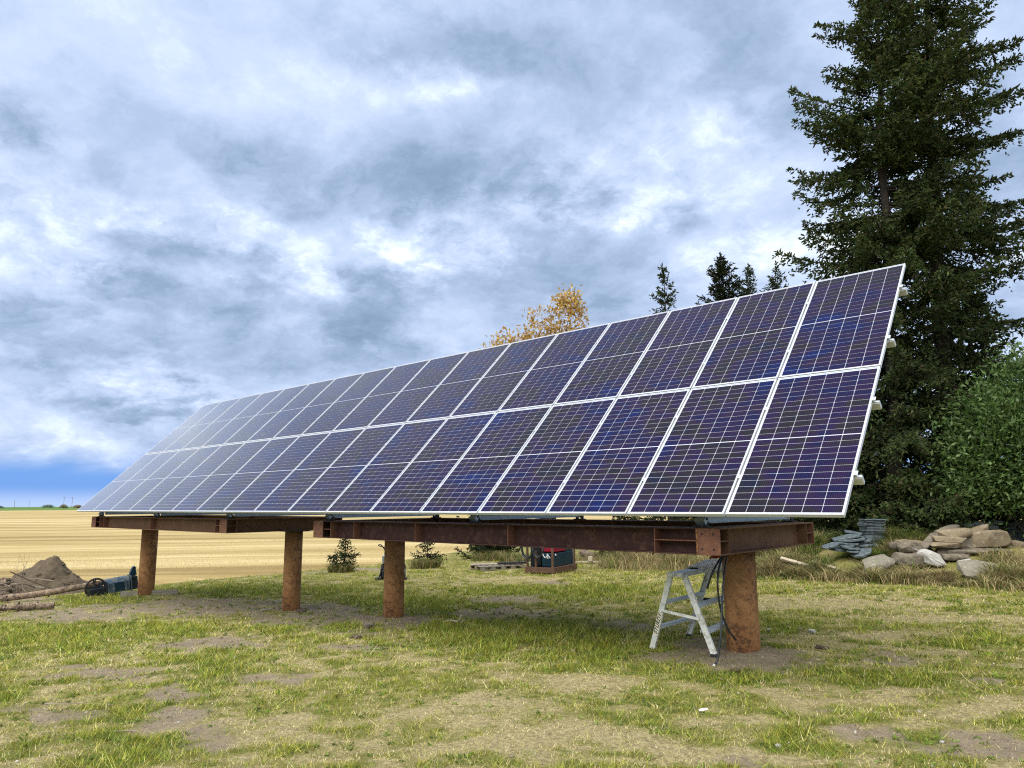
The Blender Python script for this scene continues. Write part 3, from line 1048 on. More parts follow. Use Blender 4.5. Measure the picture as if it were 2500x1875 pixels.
for lab, x, y, H, sd, wd, kw in [
    ('slim young spruce whose tip stands alone above the array', 7.5, 15.9, 10.40, 21, 1.9, dict(nb=5)),
    ('dense dark spruce top left of two paler slim tips', 8.75, 18.2, 11.0, 22, 2.9, dict(nb=7, bright=.6, step=.30)),
    ('slim pale spruce tip in the middle of three behind the array', 8.7, 20.8, 11.25, 23, 2.0, dict(nb=5)),
    ('slim pale spruce tip nearest the big dark spruces', 9.1, 22.4, 11.6, 24, 2.1, dict(nb=5)),
]:
    prof = [(0, wd * .8), (1.2, wd), (5, wd * .75), (H - 2.2, wd * .36), (H - .9, wd * .20), (H, .04)]
    kk = dict(h0=.35, step=.38, gap=.085, tstep=.08, twig=.14, tw_w=.045, up_top=52, bright=1.3)
    kk.update(kw)
    _, n = spruce(lab, x, y, H, prof, sd, (0, 0), group='younger spruces behind the array', **kk)
    TRI += n * 2
# small spruces along the field edge
for lab, x, y, H, sd, wd in [
    ('little sparse spruce seedling in a grass tuft between two rusty posts', -.79, 8.48, 1.22, 31, .58),
    ('small bushy spruce in long grass right of the middle post', .47, 11.05, 1.12, 32, .60),
    ('large dark bushy spruce beside the stacked pallet, seen under the beam', -1.0, 15.9, 3.6, 33, 1.45),
    ('low spruce bush right behind the welder cart', 4.4, 17.6, 2.5, 34, .95),
]:
    prof = [(0, wd * .85), (H * .3, wd), (H * .75, wd * .38), (H, .03)]
    big = H > 2
    _, n = spruce(lab, x, y, H, prof, sd, (0, 0), h0=.14 if not big else .2, step=.13 if not big else .22, nb=5 if not big else 7, gap=.045, tstep=.045,
                  twig=.075 if not big else .11, tw_w=.03 if not big else .045, elo=-4, group='small spruces along the field edge', name='spruce_bush' if H > 2 else 'spruce_seedling', bright=1.05)
    TRI += n * 2


def leaf_quads(P, N, size, col, rg, fold=.25, asp=.42):
    """leaf blades: pointed ellipse of two halves folded along the midrib"""
    n = len(P)
    a = rg.normal(size=(n, 3))
    s = np.cross(N, a); s /= np.linalg.norm(s, axis=1, keepdims=True) + 1e-9
    up = np.cross(s, N)
    L = size[:, None]
    tip = P + N * L
    mid = P + N * L * .48
    l = mid + s * L * asp * .5 + up * L * fold * .35
    r = mid - s * L * asp * .5 + up * L * fold * .35
    V = np.stack([P, l, tip, r], 1).reshape(-1, 3)
    i = np.arange(n)[:, None] * 4
    F = np.concatenate([i + np.array([[0, 2, 1]]), i + np.array([[0, 3, 2]])])
    return V, F, np.repeat(col, 4, 0)


def broadleaf(label, x, y, H, lobes, seed, nclus, leaves, size, palette, name='tree', group=None, stems=None, cat='tree', spread=.16, cpart='crown'):
    """lobes: (cx, cy, cz, rx, ry, rz) ellipsoids relative to the base"""
    rg = np.random.default_rng(seed)
    z0 = gzf(x, y)
    root = thing(name, label, cat, (x, y, z0), group=group)
    w = np.array([l[3] * l[4] * l[5] for l in lobes]) ** .67
    w /= w.sum()
    ctr = []
    for li, l in enumerate(lobes):
        n = int(nclus * w[li]) + 1
        d = rg.normal(size=(n, 3)); d /= np.linalg.norm(d, axis=1, keepdims=True)
        r = rg.uniform(.35, 1.0, n) ** .45 * rg.uniform(.82, 1.12, n)
        ctr.append(np.array(l[:3]) + d * np.array(l[3:]) * r[:, None])
    ctr = np.concatenate(ctr)
    m = MB()
    tips = ctr[rg.choice(len(ctr), min(len(ctr), stems or 40), replace=False)]
    for t in tips:
        b = np.array([rg.normal(0, .04), rg.normal(0, .04), -.1])
        q1 = b + (t - b) * np.array([.25, .25, .45]); q2 = b + (t - b) * np.array([.65, .65, .78])
        m.tube([b, q1, q2, t], [.018 + .004 * H, .014 + .002 * H, .009, .004], 5, cap=False)
    # fine side twigs to each cluster
    cl = ctr
    out = cl - np.array([0, 0, H * .35]); out /= np.linalg.norm(out, axis=1, keepdims=True) + 1e-6
    idx = np.repeat(np.arange(len(cl)), leaves)
    P = cl[idx] + rg.normal(0, spread, (len(idx), 3))
    N = out[idx] * .55 + rg.normal(0, .6, (len(idx), 3)); N[:, 2] -= .10
    N /= np.linalg.norm(N, axis=1, keepdims=True)
    pal = np.array(palette)
    ci = rg.integers(0, len(pal), len(idx))
    col = pal[ci] * rg.uniform(.7, 1.25, (len(idx), 1)) * rg.uniform(.8, 1.15, (len(cl), 1))[idx]
    V, F, CC = leaf_quads(P, N, size * rg.uniform(.5, 1.4, len(idx)), col, rg)
    m.build('trunk', MAT['bark'], root, smooth=True)
    mesh_np(cpart, V, F, MAT['leaf'], col=CC, parent=root)
    return root


# orange autumn tree behind the array
broadleaf('sparse yellow-orange autumn tree rising above the array', 3.45, 14.0, 9.6,
          [(-.2, 0, 8.2, .7, .7, 1.15), (.75, .55, 8.9, .8, .7, 1.1), (-1.15, -.9, 7.4, 1.0, .9, .9), (1.9, 1.5, 7.2, .7, .7, .5), (.3, .2, 6.4, 2.1, 2.0, 1.6), (.8, .6, 9.4, .35, .35, .6)],
          5, 720, 13, .16, [(.52, .32, .07), (.60, .41, .12), (.46, .26, .06), (.58, .44, .17)], name='autumn_tree', stems=90, spread=.12)
# leafy shrubs at the right edge
GR = [(.085, .155, .032), (.115, .19, .045), (.060, .115, .026), (.15, .22, .07)]
broadleaf('big leafy green shrub at the right edge of the photo, over the stones', 17.75, 14.2, 4.4,
          [(0, 0, 2.3, 1.35, 1.2, 1.35), (-.8, -.3, 1.7, .8, .8, .9), (.6, -.2, 3.3, 1.0, 1.0, .9), (1.3, .3, 2.2, 1.4, 1.2, 1.4), (.5, -.3, 1.2, 1.0, .6, .5),
           (-1.25, -.3, 2.7, .35, .35, .5), (-.55, -.5, 3.4, .4, .4, .45), (.1, -.4, 4.0, .35, .35, .5), (-1.2, -.4, 1.3, .4, .4, .35), (-.2, -.9, 2.9, .5, .4, .5), (1.0, -.9, 3.0, .6, .5, .6)],
          6, 1850, 17, .115, GR, name='leafy_shrub', stems=60, spread=.24, cat='shrub')
broadleaf('low dark leafy shrub between the big spruces and the stone pile', 15.7, 15.2, 1.7,
          [(0, 0, .8, 1.3, .7, .7), (-1.0, .1, .7, .8, .6, .55), (.9, .1, .8, .9, .7, .7)],
          7, 330, 15, .09, [(.035, .075, .022), (.05, .095, .028), (.028, .06, .018)], name='leafy_shrub', stems=30, spread=.15, cat='shrub')
# low spruce boughs near the ground behind the slates
for lab, x, y, H, sd, wd in [
    ('low spreading spruce bush behind the slate stack', 13.4, 14.9, 2.4, 41, 1.4),
    ('low bright spruce bush between the slate stack and the stone pile', 15.25, 14.0, 1.9, 44, 1.15),
    ('low spruce bush hidden behind the right end of the near platform', 11.7, 14.4, 2.1, 42, 1.3),
    ('broad low spruce bush under the array, left of the near post', 10.3, 15.6, 2.6, 43, 1.5),
]:
    prof = [(0, wd * .95), (H * .3, wd), (H * .75, wd * .55), (H, .05)]
    _, n = spruce(lab, x, y, H, prof, sd, (0, 0), h0=.15, step=.20, nb=6.5, gap=.05, tstep=.05, twig=.11, tw_w=.05, elo=-8, up_top=30,
                  group='low spruce bushes behind the lawn', name='spruce_bush', bright=2.0)
    TRI += n * 2
for lab, x, y, H, sd, wd in [
    ('dark spruce in the second row behind the big pair, left', 12.6, 18.4, 6.8, 51, 2.3),
    ('dark spruce in the second row behind the big pair, middle', 16.2, 18.6, 8.0, 52, 2.5),
    ('dark spruce in the second row behind the leafy shrub', 19.6, 16.8, 7.5, 53, 2.5),
]:
    prof = [(0, wd * .95), (H * .2, wd), (H * .6, wd * .55), (H, .05)]
    _, n = spruce(lab, x, y, H, prof, sd, (0, 0), h0=.2, step=.32, nb=6.0, gap=.085, tstep=.08, twig=.17, tw_w=.075, elo=-12, up_top=35,
                  group='second row of spruces', bright=1.1)
    TRI += n * 2
print('spruce triangles', TRI)


# ------------------------------------------------------------------ grasses
def blade_mesh(name, X, Y, Z, hgt, wid, lean, az, col, mat, seg=1, parent=None):
    """curved tapering blades; lean = horizontal reach of the tip"""
    n = len(X)
    base = np.stack([X, Y, Z], 1)
    d = np.stack([np.sin(az), np.cos(az), np.zeros(n)], 1)
    a2 = az + np.random.default_rng(n).uniform(-.7, .7, n)
    s = np.stack([np.cos(a2), -np.sin(a2), np.zeros(n)], 1)
    up = np.array([0, 0, 1.0])
    if seg == 1:
        tip = base + d * lean[:, None] + up * hgt[:, None]
        V = np.stack([base - s * (wid / 2)[:, None], base + s * (wid / 2)[:, None], tip], 1).reshape(-1, 3)
        F = np.arange(n * 3).reshape(n, 3)
        C = np.repeat(col, 3, 0)
    else:
        mid = base + d * (lean * .30)[:, None] + up * (hgt * .68)[:, None]
        tip = base + d * lean[:, None] + up * hgt[:, None]
        V = np.stack([base - s * (wid / 2)[:, None], base + s * (wid / 2)[:, None], mid - s * (wid * .42)[:, None], mid + s * (wid * .42)[:, None], tip], 1).reshape(-1, 3)
        i = np.arange(n)[:, None] * 5
        F = np.concatenate([i + np.array([[0, 1, 3]]), i + np.array([[0, 3, 2]]), i + np.array([[2, 3, 4]])])
        C = np.repeat(col, 5, 0)
    return mesh_np(name, V, F, mat, col=C, parent=parent)


CAMX, CAMY = 19.93, -6.32


def lawn():
    rg = np.random.default_rng(77)
    N = 300000
    # tufts over the yard, thinned with distance so that near turf is dense and far turf coarse
    r = rg.uniform(2.6 ** .5, 34 ** .5, N) ** 2
    th = rg.uniform(R_(-88), R_(8), N)
    X = CAMX + r * np.sin(th); Y = CAMY + r * np.cos(th)
    ok = (X > border(Y) + .05) & (X < 24)
    s, g = lawn_map(X, Y)
    keepp = np.where(s > .6, .12, np.where(s > .3, .38, 1.0)) * np.where((Y > 10.7) & (X > 11), .1, 1) * np.where(g > .55, 1.0, .92)
    ok &= rg.random(N) < keepp
    X, Y, s, g, r = X[ok], Y[ok], s[ok], g[ok], r[ok]
    n = min(len(X), 110000)
    X, Y, s, g, r = X[:n], Y[:n], s[:n], g[:n], r[:n]
    scale = np.clip(r / 7.0, .8, 2.4)
    lush = np.clip(g * 1.3 - .25, 0, 1) * (1 - s)
    gsel = rg.random(n) < np.clip(g * 1.25 - .08 + .5 * (fbm(X * 7, Y * 7, 101, 2) - .5), .05, .97)
    tone = rg.uniform(.5, 1.75, n)
    green = np.array([.185, .235, .026]) * tone[:, None]; green[:, 0] *= rg.uniform(.75, 1.5, n)
    straw = np.array([.62, .52, .27]) * (tone[:, None] * .6 + .35)
    olive = np.array([.38, .36, .085]) * tone[:, None]
    col = np.where(gsel[:, None], green, straw)
    ol = rg.random(n) < .30
    col[ol] = olive[ol]
    K = 6
    idx = np.repeat(np.arange(n), K)
    m = len(idx)
    spread = (.010 + .012 * scale)[idx]
    bx = X[idx] + rg.normal(0, 1, m) * spread; by = Y[idx] + rg.normal(0, 1, m) * spread
    sc = scale[idx]
    h = rg.gamma(5, .2, m) * (.014 + .030 * lush[idx]) * np.clip(sc, 1, 1.45)
    wid = rg.uniform(.0035, .0075, m) * sc
    lean = h * rg.uniform(.3, 1.9, m)
    lay = ~gsel[idx] & (rg.random(m) < .55)                           # dry clippings lying flat
    h = np.where(lay, h * .35, h); lean = np.where(lay, rg.uniform(.02, .065, m) * sc ** .5, lean)
    c = col[idx] * rg.uniform(.75, 1.25, (m, 1))
    o = blade_mesh('lawn_grass', bx, by, gz(bx, by) - .003, h, wid, lean, rg.uniform(0, 6.2832, m), c, MAT['grass'])
    tag(o, 'patchy mown lawn grass, green and dry straw, over the yard', 'grass', kind='stuff')


lawn()


def tall_grass():
    rg = np.random.default_rng(78)
    # rough band along the foot of the stones and behind the lawn
    segs = [((11.6, 11.1), (13.2, 10.9), .8, 9000, .38, .6), ((13.2, 10.7), (15.0, 10.45), .55, 11000, .40, .35), ((15.0, 10.35), (16.7, 10.2), .45, 12000, .40, .3),
            ((17.3, 10.2), (19.6, 10.2), .7, 12000, .46, .45), ((16.6, 10.05), (17.5, 9.95), .22, 2200, .22, .45), ((6.2, 14.6), (11.5, 12.6), 1.2, 14000, .66, .25), ((11.5, 12.6), (13.4, 12.9), 1.0, 7000, .55, .7),
            ((14.7, 13.2), (15.8, 13.1), .6, 3500, .55, .9), ((3.0, 17.2), (6.6, 15.6), 1.0, 3000, .5, .4), ((17.0, 11.9), (19.5, 11.6), .6, 2200, .4, .7), ((13.0, 11.4), (14.0, 11.5), .5, 3500, .34, .55),
            ((14.9, 11.9), (15.3, 12.6), .35, 1500, .4, .8), ((15.9, 13.6), (17.2, 14.3), .4, 1500, .6, .9)]
    A = []
    for a, b, wd, n, hh, gr in segs:
        t = rg.random(n)
        nx = -(b[1] - a[1]); ny = b[0] - a[0]
        L = math.hypot(nx, ny)
        off = rg.normal(0, wd * .45, n)
        X = a[0] + (b[0] - a[0]) * t + nx / L * off; Y = a[1] + (b[1] - a[1]) * t + ny / L * off
        clump = np.clip(fbm(X * 3, Y * 3, 44, 3) * 1.6 - .25, .25, 1.2)
        h = hh * rg.uniform(.35, 1.05, n) * clump
        A.append((X, Y, h, rg.random(n) < gr * np.clip(fbm(X * 1.7, Y * 1.7, 45, 2) * 2.4 - .5, .1, 2)))
    # tufts round the seedlings and edges
    for cx, cy_, rad, n, hh in [(-.79, 8.4, .42, 1300, .38), (.55, 10.95, .5, 1700, .40), (-.2, 15.0, .7, 1500, .45), (1.3, 14.8, .6, 1100, .4), (2.2, 14.3, .5, 600, .35)]:
        a = rg.uniform(0, 6.283, n); r = rad * rg.random(n) ** .6
        X = cx + r * np.cos(a); Y = cy_ + r * np.sin(a)
        A.append((X, Y, hh * rg.uniform(.3, 1, n), rg.random(n) < .45))
    X = np.concatenate([a[0] for a in A]); Y = np.concatenate([a[1] for a in A]); h = np.concatenate([a[2] for a in A]); gsel = np.concatenate([a[3] for a in A])
    n = len(X)
    green = np.array([.125, .18, .033]) * rg.uniform(.5, 1.4, (n, 1))
    straw = np.array([.43, .345, .165]) * rg.uniform(.4, 1.3, (n, 1))
    col = np.where(gsel[:, None], green, straw)
    o = blade_mesh('tall_grass', X, Y, gz(X, Y) - .01, h, rg.uniform(.009, .019, n), h * rg.uniform(.3, 1.6, n), rg.uniform(0, 6.2832, n), col, MAT['grass'], seg=2)
    tag(o, 'rough tall dry grass along the stones and behind the lawn', 'grass', kind='stuff')


tall_grass()


def stubble():
    rg = np.random.default_rng(79)
    n = 110000
    r = rg.uniform(3.2 ** .5, 46 ** .5, n) ** 2
    th = rg.uniform(R_(-88), R_(8), n)
    X0 = -4 - np.abs(rg.gamma(1.6, 9, n)); Y0 = rg.uniform(-8, 45, n)
    ang = R_(50)
    # snap to seed rows
    c, s_ = math.cos(ang), math.sin(ang)
    u = X0 * c + Y0 * s_; v = -X0 * s_ + Y0 * c
    v = np.round(v / .32) * .32 + rg.normal(0, .035, n)
    X = u * c - v * s_; Y = u * s_ + v * c
    ok = (X < border(Y) - .1) & (X > -60)
    X, Y = X[ok], Y[ok]; n = len(X)
    h = rg.uniform(.01, .08, n)
    col = np.array([.64, .50, .24]) * rg.uniform(.6, 1.15, (n, 1))
    o = blade_mesh('wheat_stubble', X, Y, np.full(n, -.80), h + .05, rg.uniform(.012, .03, n), rg.uniform(0, .05, n), rg.uniform(0, 6.28, n), col, MAT['grass'])
    tag(o, 'golden cut wheat stubble standing in rows on the field', 'stubble', kind='stuff')


stubble()


# ------------------------------------------------------------------ step ladder, rag and cables
def lerp(a, b, t):
    return tuple(a[i] + (b[i] - a[i]) * t for i in range(3))


def make_ladder():
    root = thing('step_ladder', 'worn aluminium double-sided step ladder against the near rusty post', 'ladder', (15.85, 1.55, 0))
    off = Vector((15.85, 1.55, 0))

    def W(p):
        return Vector(p) - off
    zA = gzf(15.44, 1.11); zB = gzf(16.25, 1.0); zC = gzf(15.42, 2.04); zD = gzf(16.12, 2.14)
    rails = {'A': ((15.80, .955, .82), (15.44, 1.11, zA)), 'B': ((15.955, .975, .82), (16.25, 1.0, zB + .03)),
             'C': ((15.715, 2.10, .82), (15.42, 2.04, zC + .03)), 'D': ((15.87, 2.12, .82), (16.12, 2.14, zD + .03))}
    robj = {}
    for k, (t, b) in rails.items():
        m = MB()
        t, b = W(t), W(b)
        d = (b - t).normalized()
        m.beam(t, b, .062, .006, up=(0, 1, 0))
        side = d.cross(Vector((0, 1, 0))).normalized()
        sgn = 1 if k in 'AB' else -1
        for s in (-1, 1):
            o = side * (s * .029) + Vector((0, sgn * .014, 0))
            m.beam(t + o, b + o, .005, .028, up=(0, 1, 0))
        robj[k] = m.build('rail', MAT['ladder'], root)
        if k != 'A':
            m = MB(); m.box(b + Vector((0, sgn * .01, -.014)), (.074, .04, .034)); m.build('foot', MAT['rubber'], root, bevel=.006)
    # top tread
    a, b = W((15.885, .90, .845)), W((15.79, 2.16, .845))
    m = MB(); m.beam(a, b, .165, .010)
    sd = (b - a).normalized().cross(Vector((0, 0, 1)))
    for s in (-1, 1):
        m.beam(a + sd * (s * .080) + Vector((0, 0, -.022)), b + sd * (s * .080) + Vector((0, 0, -.022)), .005, .038)
    m.build('top_tread', MAT['ladder_top'], root)
    m = MB(); m.box(a + Vector((0, -.004, -.016)), (.19, .012, .045)); m.build('hinge_plate', MAT['ladder'], root, bevel=.004)
    m = MB(); m.tube([a + Vector((0, -.012, -.012)), a + Vector((0, -.02, -.012))], .012, 10); m.build('rivet', MAT['ladder_top'], root)
    for (p, q), name, fr, wd in ((('A', 'C'), 'tread', .36, .05), (('A', 'C'), 'tread', .70, .05), (('B', 'D'), 'tread', .38, .085), (('B', 'D'), 'tread', .70, .085)):
        u = W(lerp(rails[p][0], rails[p][1], fr)); v = W(lerp(rails[q][0], rails[q][1], fr))
        v.z = (u.z + v.z) / 2 + .0; u.z = v.z
        m = MB(); m.beam(u, v, wd, .006)
        sd = (v - u).normalized().cross(Vector((0, 0, 1)))
        for s in (-1, 1):
            m.beam(u + sd * (s * wd / 2) + Vector((0, 0, -.014)), v + sd * (s * wd / 2) + Vector((0, 0, -.014)), .005, .034)
        m.build(name, MAT['ladder_top'], root)
    u = W(lerp(*rails['A'], .47)) + Vector((0, -.022, 0)); v = W(lerp(*rails['B'], .56)) + Vector((0, -.022, 0))
    m = MB(); m.beam(u, v, .004, .03, up=(0, 0, 1)); m.build('spreader_bar', MAT['ladder'], root)
    u = W(lerp(*rails['C'], .47)) + Vector((0, .022, 0)); v = W(lerp(*rails['D'], .50)) + Vector((0, .022, 0))
    m = MB(); m.beam(u, v, .004, .03, up=(0, 0, 1)); m.build('spreader_bar', MAT['darkpaint'], root)
    # cream sticker with the word on the near rail
    t, b = W(rails['A'][0]), W(rails['A'][1])
    up = (t - b).normalized()
    left = Vector((0, -1, 0)).cross(up).normalized()                 # across the rail face
    nrm = up.cross(left).normalized()
    c = b + (t - b) * .345 + Vector((0, -.0042, 0))
    m = MB()
    rot = Matrix((up, left, nrm)).transposed()
    m.box(c, (.285, .058, .0016), rot)
    st = m.build('sticker', MAT['cream'], root)
    cu = bpy.data.curves.new('lettering', 'FONT')
    cu.body = 'STURDY'
    cu.align_x = 'CENTER'; cu.align_y = 'CENTER'
    cu.size = .062; cu.space_character = 1.12; cu.shear = .18; cu.extrude = .0004; cu.offset = .0012
    tmp = bpy.data.objects.new('tmp', cu); COL.objects.link(tmp)
    bpy.context.view_layer.update()
    me = bpy.data.meshes.new_from_object(tmp.evaluated_get(bpy.context.evaluated_depsgraph_get()))
    bpy.data.objects.remove(tmp)
    me.name = 'lettering'; me.materials.clear(); me.materials.append(MAT['ink'])
    mat = Matrix.Translation(c + nrm * .0016) @ rot.to_4x4()
    me.transform(mat)
    lo = bpy.data.objects.new('lettering', me); COL.objects.link(lo); lo.parent = st
    return root


make_ladder()


def rag():
    # lumpy speckled rag lying on the back half of the ladder's top and over its end
    n, mth = 34, 26
    V = []; F = []
    a = np.array([15.83, 1.42, .858]); b = np.array([15.785, 2.26, .862])
    d = b - a; sd = np.array([.998, .07, 0])
    for i in range(n):
        for j in range(mth):
            s = i / (n - 1); t = j / (mth - 1) * 2 - 1
            wdt = .085 + .045 * min(1, s * 2.2)
            p = a + d * s + sd * (t * wdt)
            lump = .045 * min(1, s * 2.0) * (1 - t ** 2) + .022 * float(vnoise(np.array([s * 22.0]), np.array([t * 6.0 + 9]), 5)[0])
            z = p[2] + lump - (max(0, abs(t) - .72) ** 1.2) * .16
            if s > .82:
                z -= (s - .82) ** 1.1 * 1.0
            V.append((p[0], p[1], z))
    for i in range(n - 1):
        for j in range(mth - 1):
            k = i * mth + j
            F.append((k, k + 1, k + mth + 1, k + mth))
    o = mesh_np('speckled_rag', np.array(V), np.array(F), MAT['rag'], smooth=True)
    md = o.modifiers.new('thick', 'SOLIDIFY'); md.thickness = .006; md.offset = 1
    tag(o, 'pale speckled lumpy rag lying on top of the step ladder', 'rag')
    V = []; F = []
    n = 18
    for i in range(n):
        for j in range(n):
            u, v = i / (n - 1) * 2 - 1, j / (n - 1) * 2 - 1
            V.append((15.80 + u * .10, 2.22 + v * .10, .95 + .05 * (1 - u * u) * (1 - v * v) + .035 * float(vnoise(np.array([u * 4.0 + 9]), np.array([v * 4.0 + 4]), 6)[0]) - .03 * (u * u + v * v)))
    for i in range(n - 1):
        for j in range(n - 1):
            k = i * n + j
            F.append((k, k + 1, k + n + 1, k + n))
    o = mesh_np('red_cloth', np.array(V), np.array(F), MAT['redcloth'], smooth=True)
    md = o.modifiers.new('thick', 'SOLIDIFY'); md.thickness = .012; md.offset = -1
    tag(o, 'small crumpled red cloth on the rag, under the rusty beam', 'cloth')


rag()


def smooth_path(pts, n=8):
    P = [np.array(p, float) for p in pts]
    out = []
    for i in range(len(P) - 1):
        p0 = P[max(i - 1, 0)]; p1 = P[i]; p2 = P[i + 1]; p3 = P[min(i + 2, len(P) - 1)]
        for k in range(n):
            t = k / n
            out.append(.5 * (2 * p1 + (p2 - p0) * t + (2 * p0 - 5 * p1 + 4 * p2 - p3) * t * t + (3 * p1 - p0 - 3 * p2 + p3) * t ** 3))
    out.append(P[-1])
    return out


for lab, pts in (
    ('short black cable hanging from the beam, its end in mid-air above the ladder', [(16.43, 1.02, 1.10), (16.42, .97, 1.05), (16.40, .91, .99), (16.36, .83, .87), (16.32, .82, .76)]),
    ('black cable curving down across the near rusty post', [(16.45, 1.04, 1.10), (16.44, .99, 1.06), (16.43, .88, .96), (16.44, .79, .8), (16.43, .82, .61), (16.44, .86, .46), (16.47, .92, .31), (16.49, .99, .23)]),
    ('long black cable hanging to the ground beside the ladder foot', [(16.47, 1.05, 1.10), (16.46, 1.0, 1.06), (16.46, .92, .9), (16.46, .84, .65), (16.47, .77, .4), (16.47, .73, .26), (16.45, .68, .06), (16.435, .64, .012)])):
    t = thing('cable', lab, 'cable', (16.45, 1.0, 0), group='black cables hanging from the near beam')
    m = MB(); m.tube([np.array(p) - np.array((16.45, 1.0, 0)) for p in smooth_path(pts, 6)], .0105, 8)
    m.build('sheath', MAT['cable'], t, smooth=True)
    e = np.array(pts[-1]) - np.array((16.45, 1.0, 0)); e2 = e + (e - (np.array(pts[-2]) - np.array((16.45, 1.0, 0)))) * .35
    m = MB(); m.tube([e, e2], [.0125, .013], 8); m.build('end_tape', MAT['white_bit'] if 'long' in lab else MAT['rubber'], t)


# ------------------------------------------------------------------ stones, slates, pavers
def rock_mesh(w, d, h, seed, flat=.0, mat=None):
    rg = np.random.default_rng(seed)
    bm = bmesh.new()
    for i in range(26):
        v = rg.normal(size=3); v /= np.linalg.norm(v)
        v = np.sign(v) * np.abs(v) ** .62                            # boxy
        v /= max(np.abs(v).max(), .8)
        v *= rg.uniform(.80, 1.0)
        bm.verts.new((v[0] * w / 2, v[1] * d / 2, v[2] * h / 2))
    r = bmesh.ops.convex_hull(bm, input=bm.verts)
    bmesh.ops.delete(bm, geom=[g for g in r['geom_interior'] if isinstance(g, bmesh.types.BMVert)], context='VERTS')
    mn = min(w, d, h)
    bmesh.ops.bevel(bm, geom=list(bm.edges), offset=mn * .045, segments=1, affect='EDGES')
    bmesh.ops.triangulate(bm, faces=bm.faces)
    bmesh.ops.subdivide_edges(bm, edges=[e for e in bm.edges if e.calc_length() > mn * .5], cuts=1, use_grid_fill=True)
    for v in bm.verts:
        n = float(fbm(np.array([v.co.x * 5 + seed]), np.array([v.co.y * 5 + v.co.z * 7]), seed, 3)[0]) - .5
        v.co += v.co.normalized() * n * mn * .30
    me = bpy.data.meshes.new('stone')
    bmesh.ops.recalc_face_normals(bm, faces=bm.faces)
    bm.to_mesh(me); bm.free()
    me.polygons.foreach_set('use_smooth', np.ones(len(me.polygons), dtype=bool))
    me.set_sharp_from_angle(angle=R_(24))
    me.materials.append(mat)
    return me


ORD = ['first', 'second', 'third', 'fourth', 'fifth', 'sixth', 'seventh', 'eighth', 'ninth', 'tenth', 'eleventh', 'twelfth', 'thirteenth', 'fourteenth']
VIEW = math.atan2(.66, .75)                                         # stones lie roughly square to the yard's long view
STONES = [
    ('a', 16.94, 12.88, 0.76, 0.94, 0.36, 'sandstone', 'largest blocky tan boulder on top of the stone pile', -.06),
    ('b', 16.43, 12.53, 0.89, 0.70, 0.22, 'sandstone', 'rough tan slab topping the left side of the stone pile', -.08),
    ('c', 16.82, 13.01, 0.95, 0.44, 0.18, 'sandstone', 'small wedge of tan stone at the peak of the stone pile', -.30),
    ('d', 16.25, 13.03, 0.97, 0.44, 0.17, 'greystone', 'flat brown stone at the back left of the stone pile top', -.15),
    ('e', 16.35, 12.22, 0.77, 0.64, 0.13, 'sandstone', 'wavy thin tan slab in the middle of the stone pile', .06),
    ('f', 16.31, 12.21, 0.64, 0.74, 0.12, 'sandstone', 'long smooth flat tan slab left under the largest boulder', .02),
    ('g', 16.69, 12.44, 0.51, 1.15, 0.12, 'greystone', 'longest flat slab carrying the largest boulder', -.02),
    ('h', 17.29, 13.24, 0.53, 0.53, 0.17, 'greystone', 'dark flat stone right under the largest boulder', .05),
    ('i', 16.51, 11.91, 0.39, 0.49, 0.17, 'greystone', 'striped grey slab below the longest flat slab', .02),
    ('j', 16.12, 11.42, 0.42, 0.56, 0.32, 'whitestone', 'white rounded boulder at the foot of the stone pile', .25),
    ('k', 16.77, 11.61, 0.32, 0.27, 0.15, 'whitestone', 'small whitish stone between the white boulder and the leaning slab', -.2),
    ('l', 17.13, 10.80, 0.22, 0.72, 0.30, 'paleslab', 'big pale grey slab leaning in the grass in front of the stone pile', .0),
    ('m', 17.01, 12.34, 0.43, 0.23, 0.11, 'greystone', 'small stone just above the big leaning slab', .1),
    ('n', 17.35, 12.63, 0.46, 0.24, 0.19, 'greystone', 'rounded grey stone right of the longest flat slab', .1),
    ('o', 17.48, 13.39, 0.63, 0.26, 0.19, 'sandstone', 'tan stone at the right edge before the stacked pavers', .1),
    ('p', 17.63, 13.01, 0.47, 0.24, 0.17, 'greystone', 'lowest grey stone at the right edge of the pile', -.1),
    ('q', 15.61, 12.12, 0.68, 0.63, 0.13, 'sandstone', 'thin curved tan slab left of the stone pile', .12),
    ('r', 15.68, 11.80, 0.58, 0.50, 0.26, 'greystone', 'flat-topped brown stone above two grey slabs in the grass', -.05),
    ('s', 15.38, 11.80, 0.61, 0.26, 0.18, 'greystone', 'brown stone left of the flat-topped brown stone', .1),
    ('t', 15.30, 10.72, 0.26, 0.70, 0.26, 'paleslab', 'wide grey slab sloping into the grass, leftmost of the front stones', -.22),
    ('u', 15.73, 11.22, 0.37, 0.60, 0.28, 'greystone', 'rounded grey slab left of the white boulder', .1),
    # what carries them
    ('v', 16.5, 12.75, .62, .8, .34, 'greystone', None, 0), ('w', 16.95, 13.0, .45, .9, .30, 'greystone', None, .1), ('x', 15.72, 12.2, .50, .7, .26, 'greystone', None, .0),
    ('y', 16.25, 12.9, .80, .6, .24, 'greystone', None, 0), ('z', 16.35, 12.3, .42, .7, .30, 'greystone', None, .05), ('zz', 17.35, 13.3, .38, .7, .2, 'greystone', None, 0),
    ('zy', 15.62, 11.75, .38, .6, .26, 'greystone', None, 0),
]
dep = {'a': .6, 'l': .62, 't': .6, 'u': .5, 'g': .6, 'f': .55, 'b': .5, 'e': .5, 'q': .45, 'r': .42, 'j': .42}
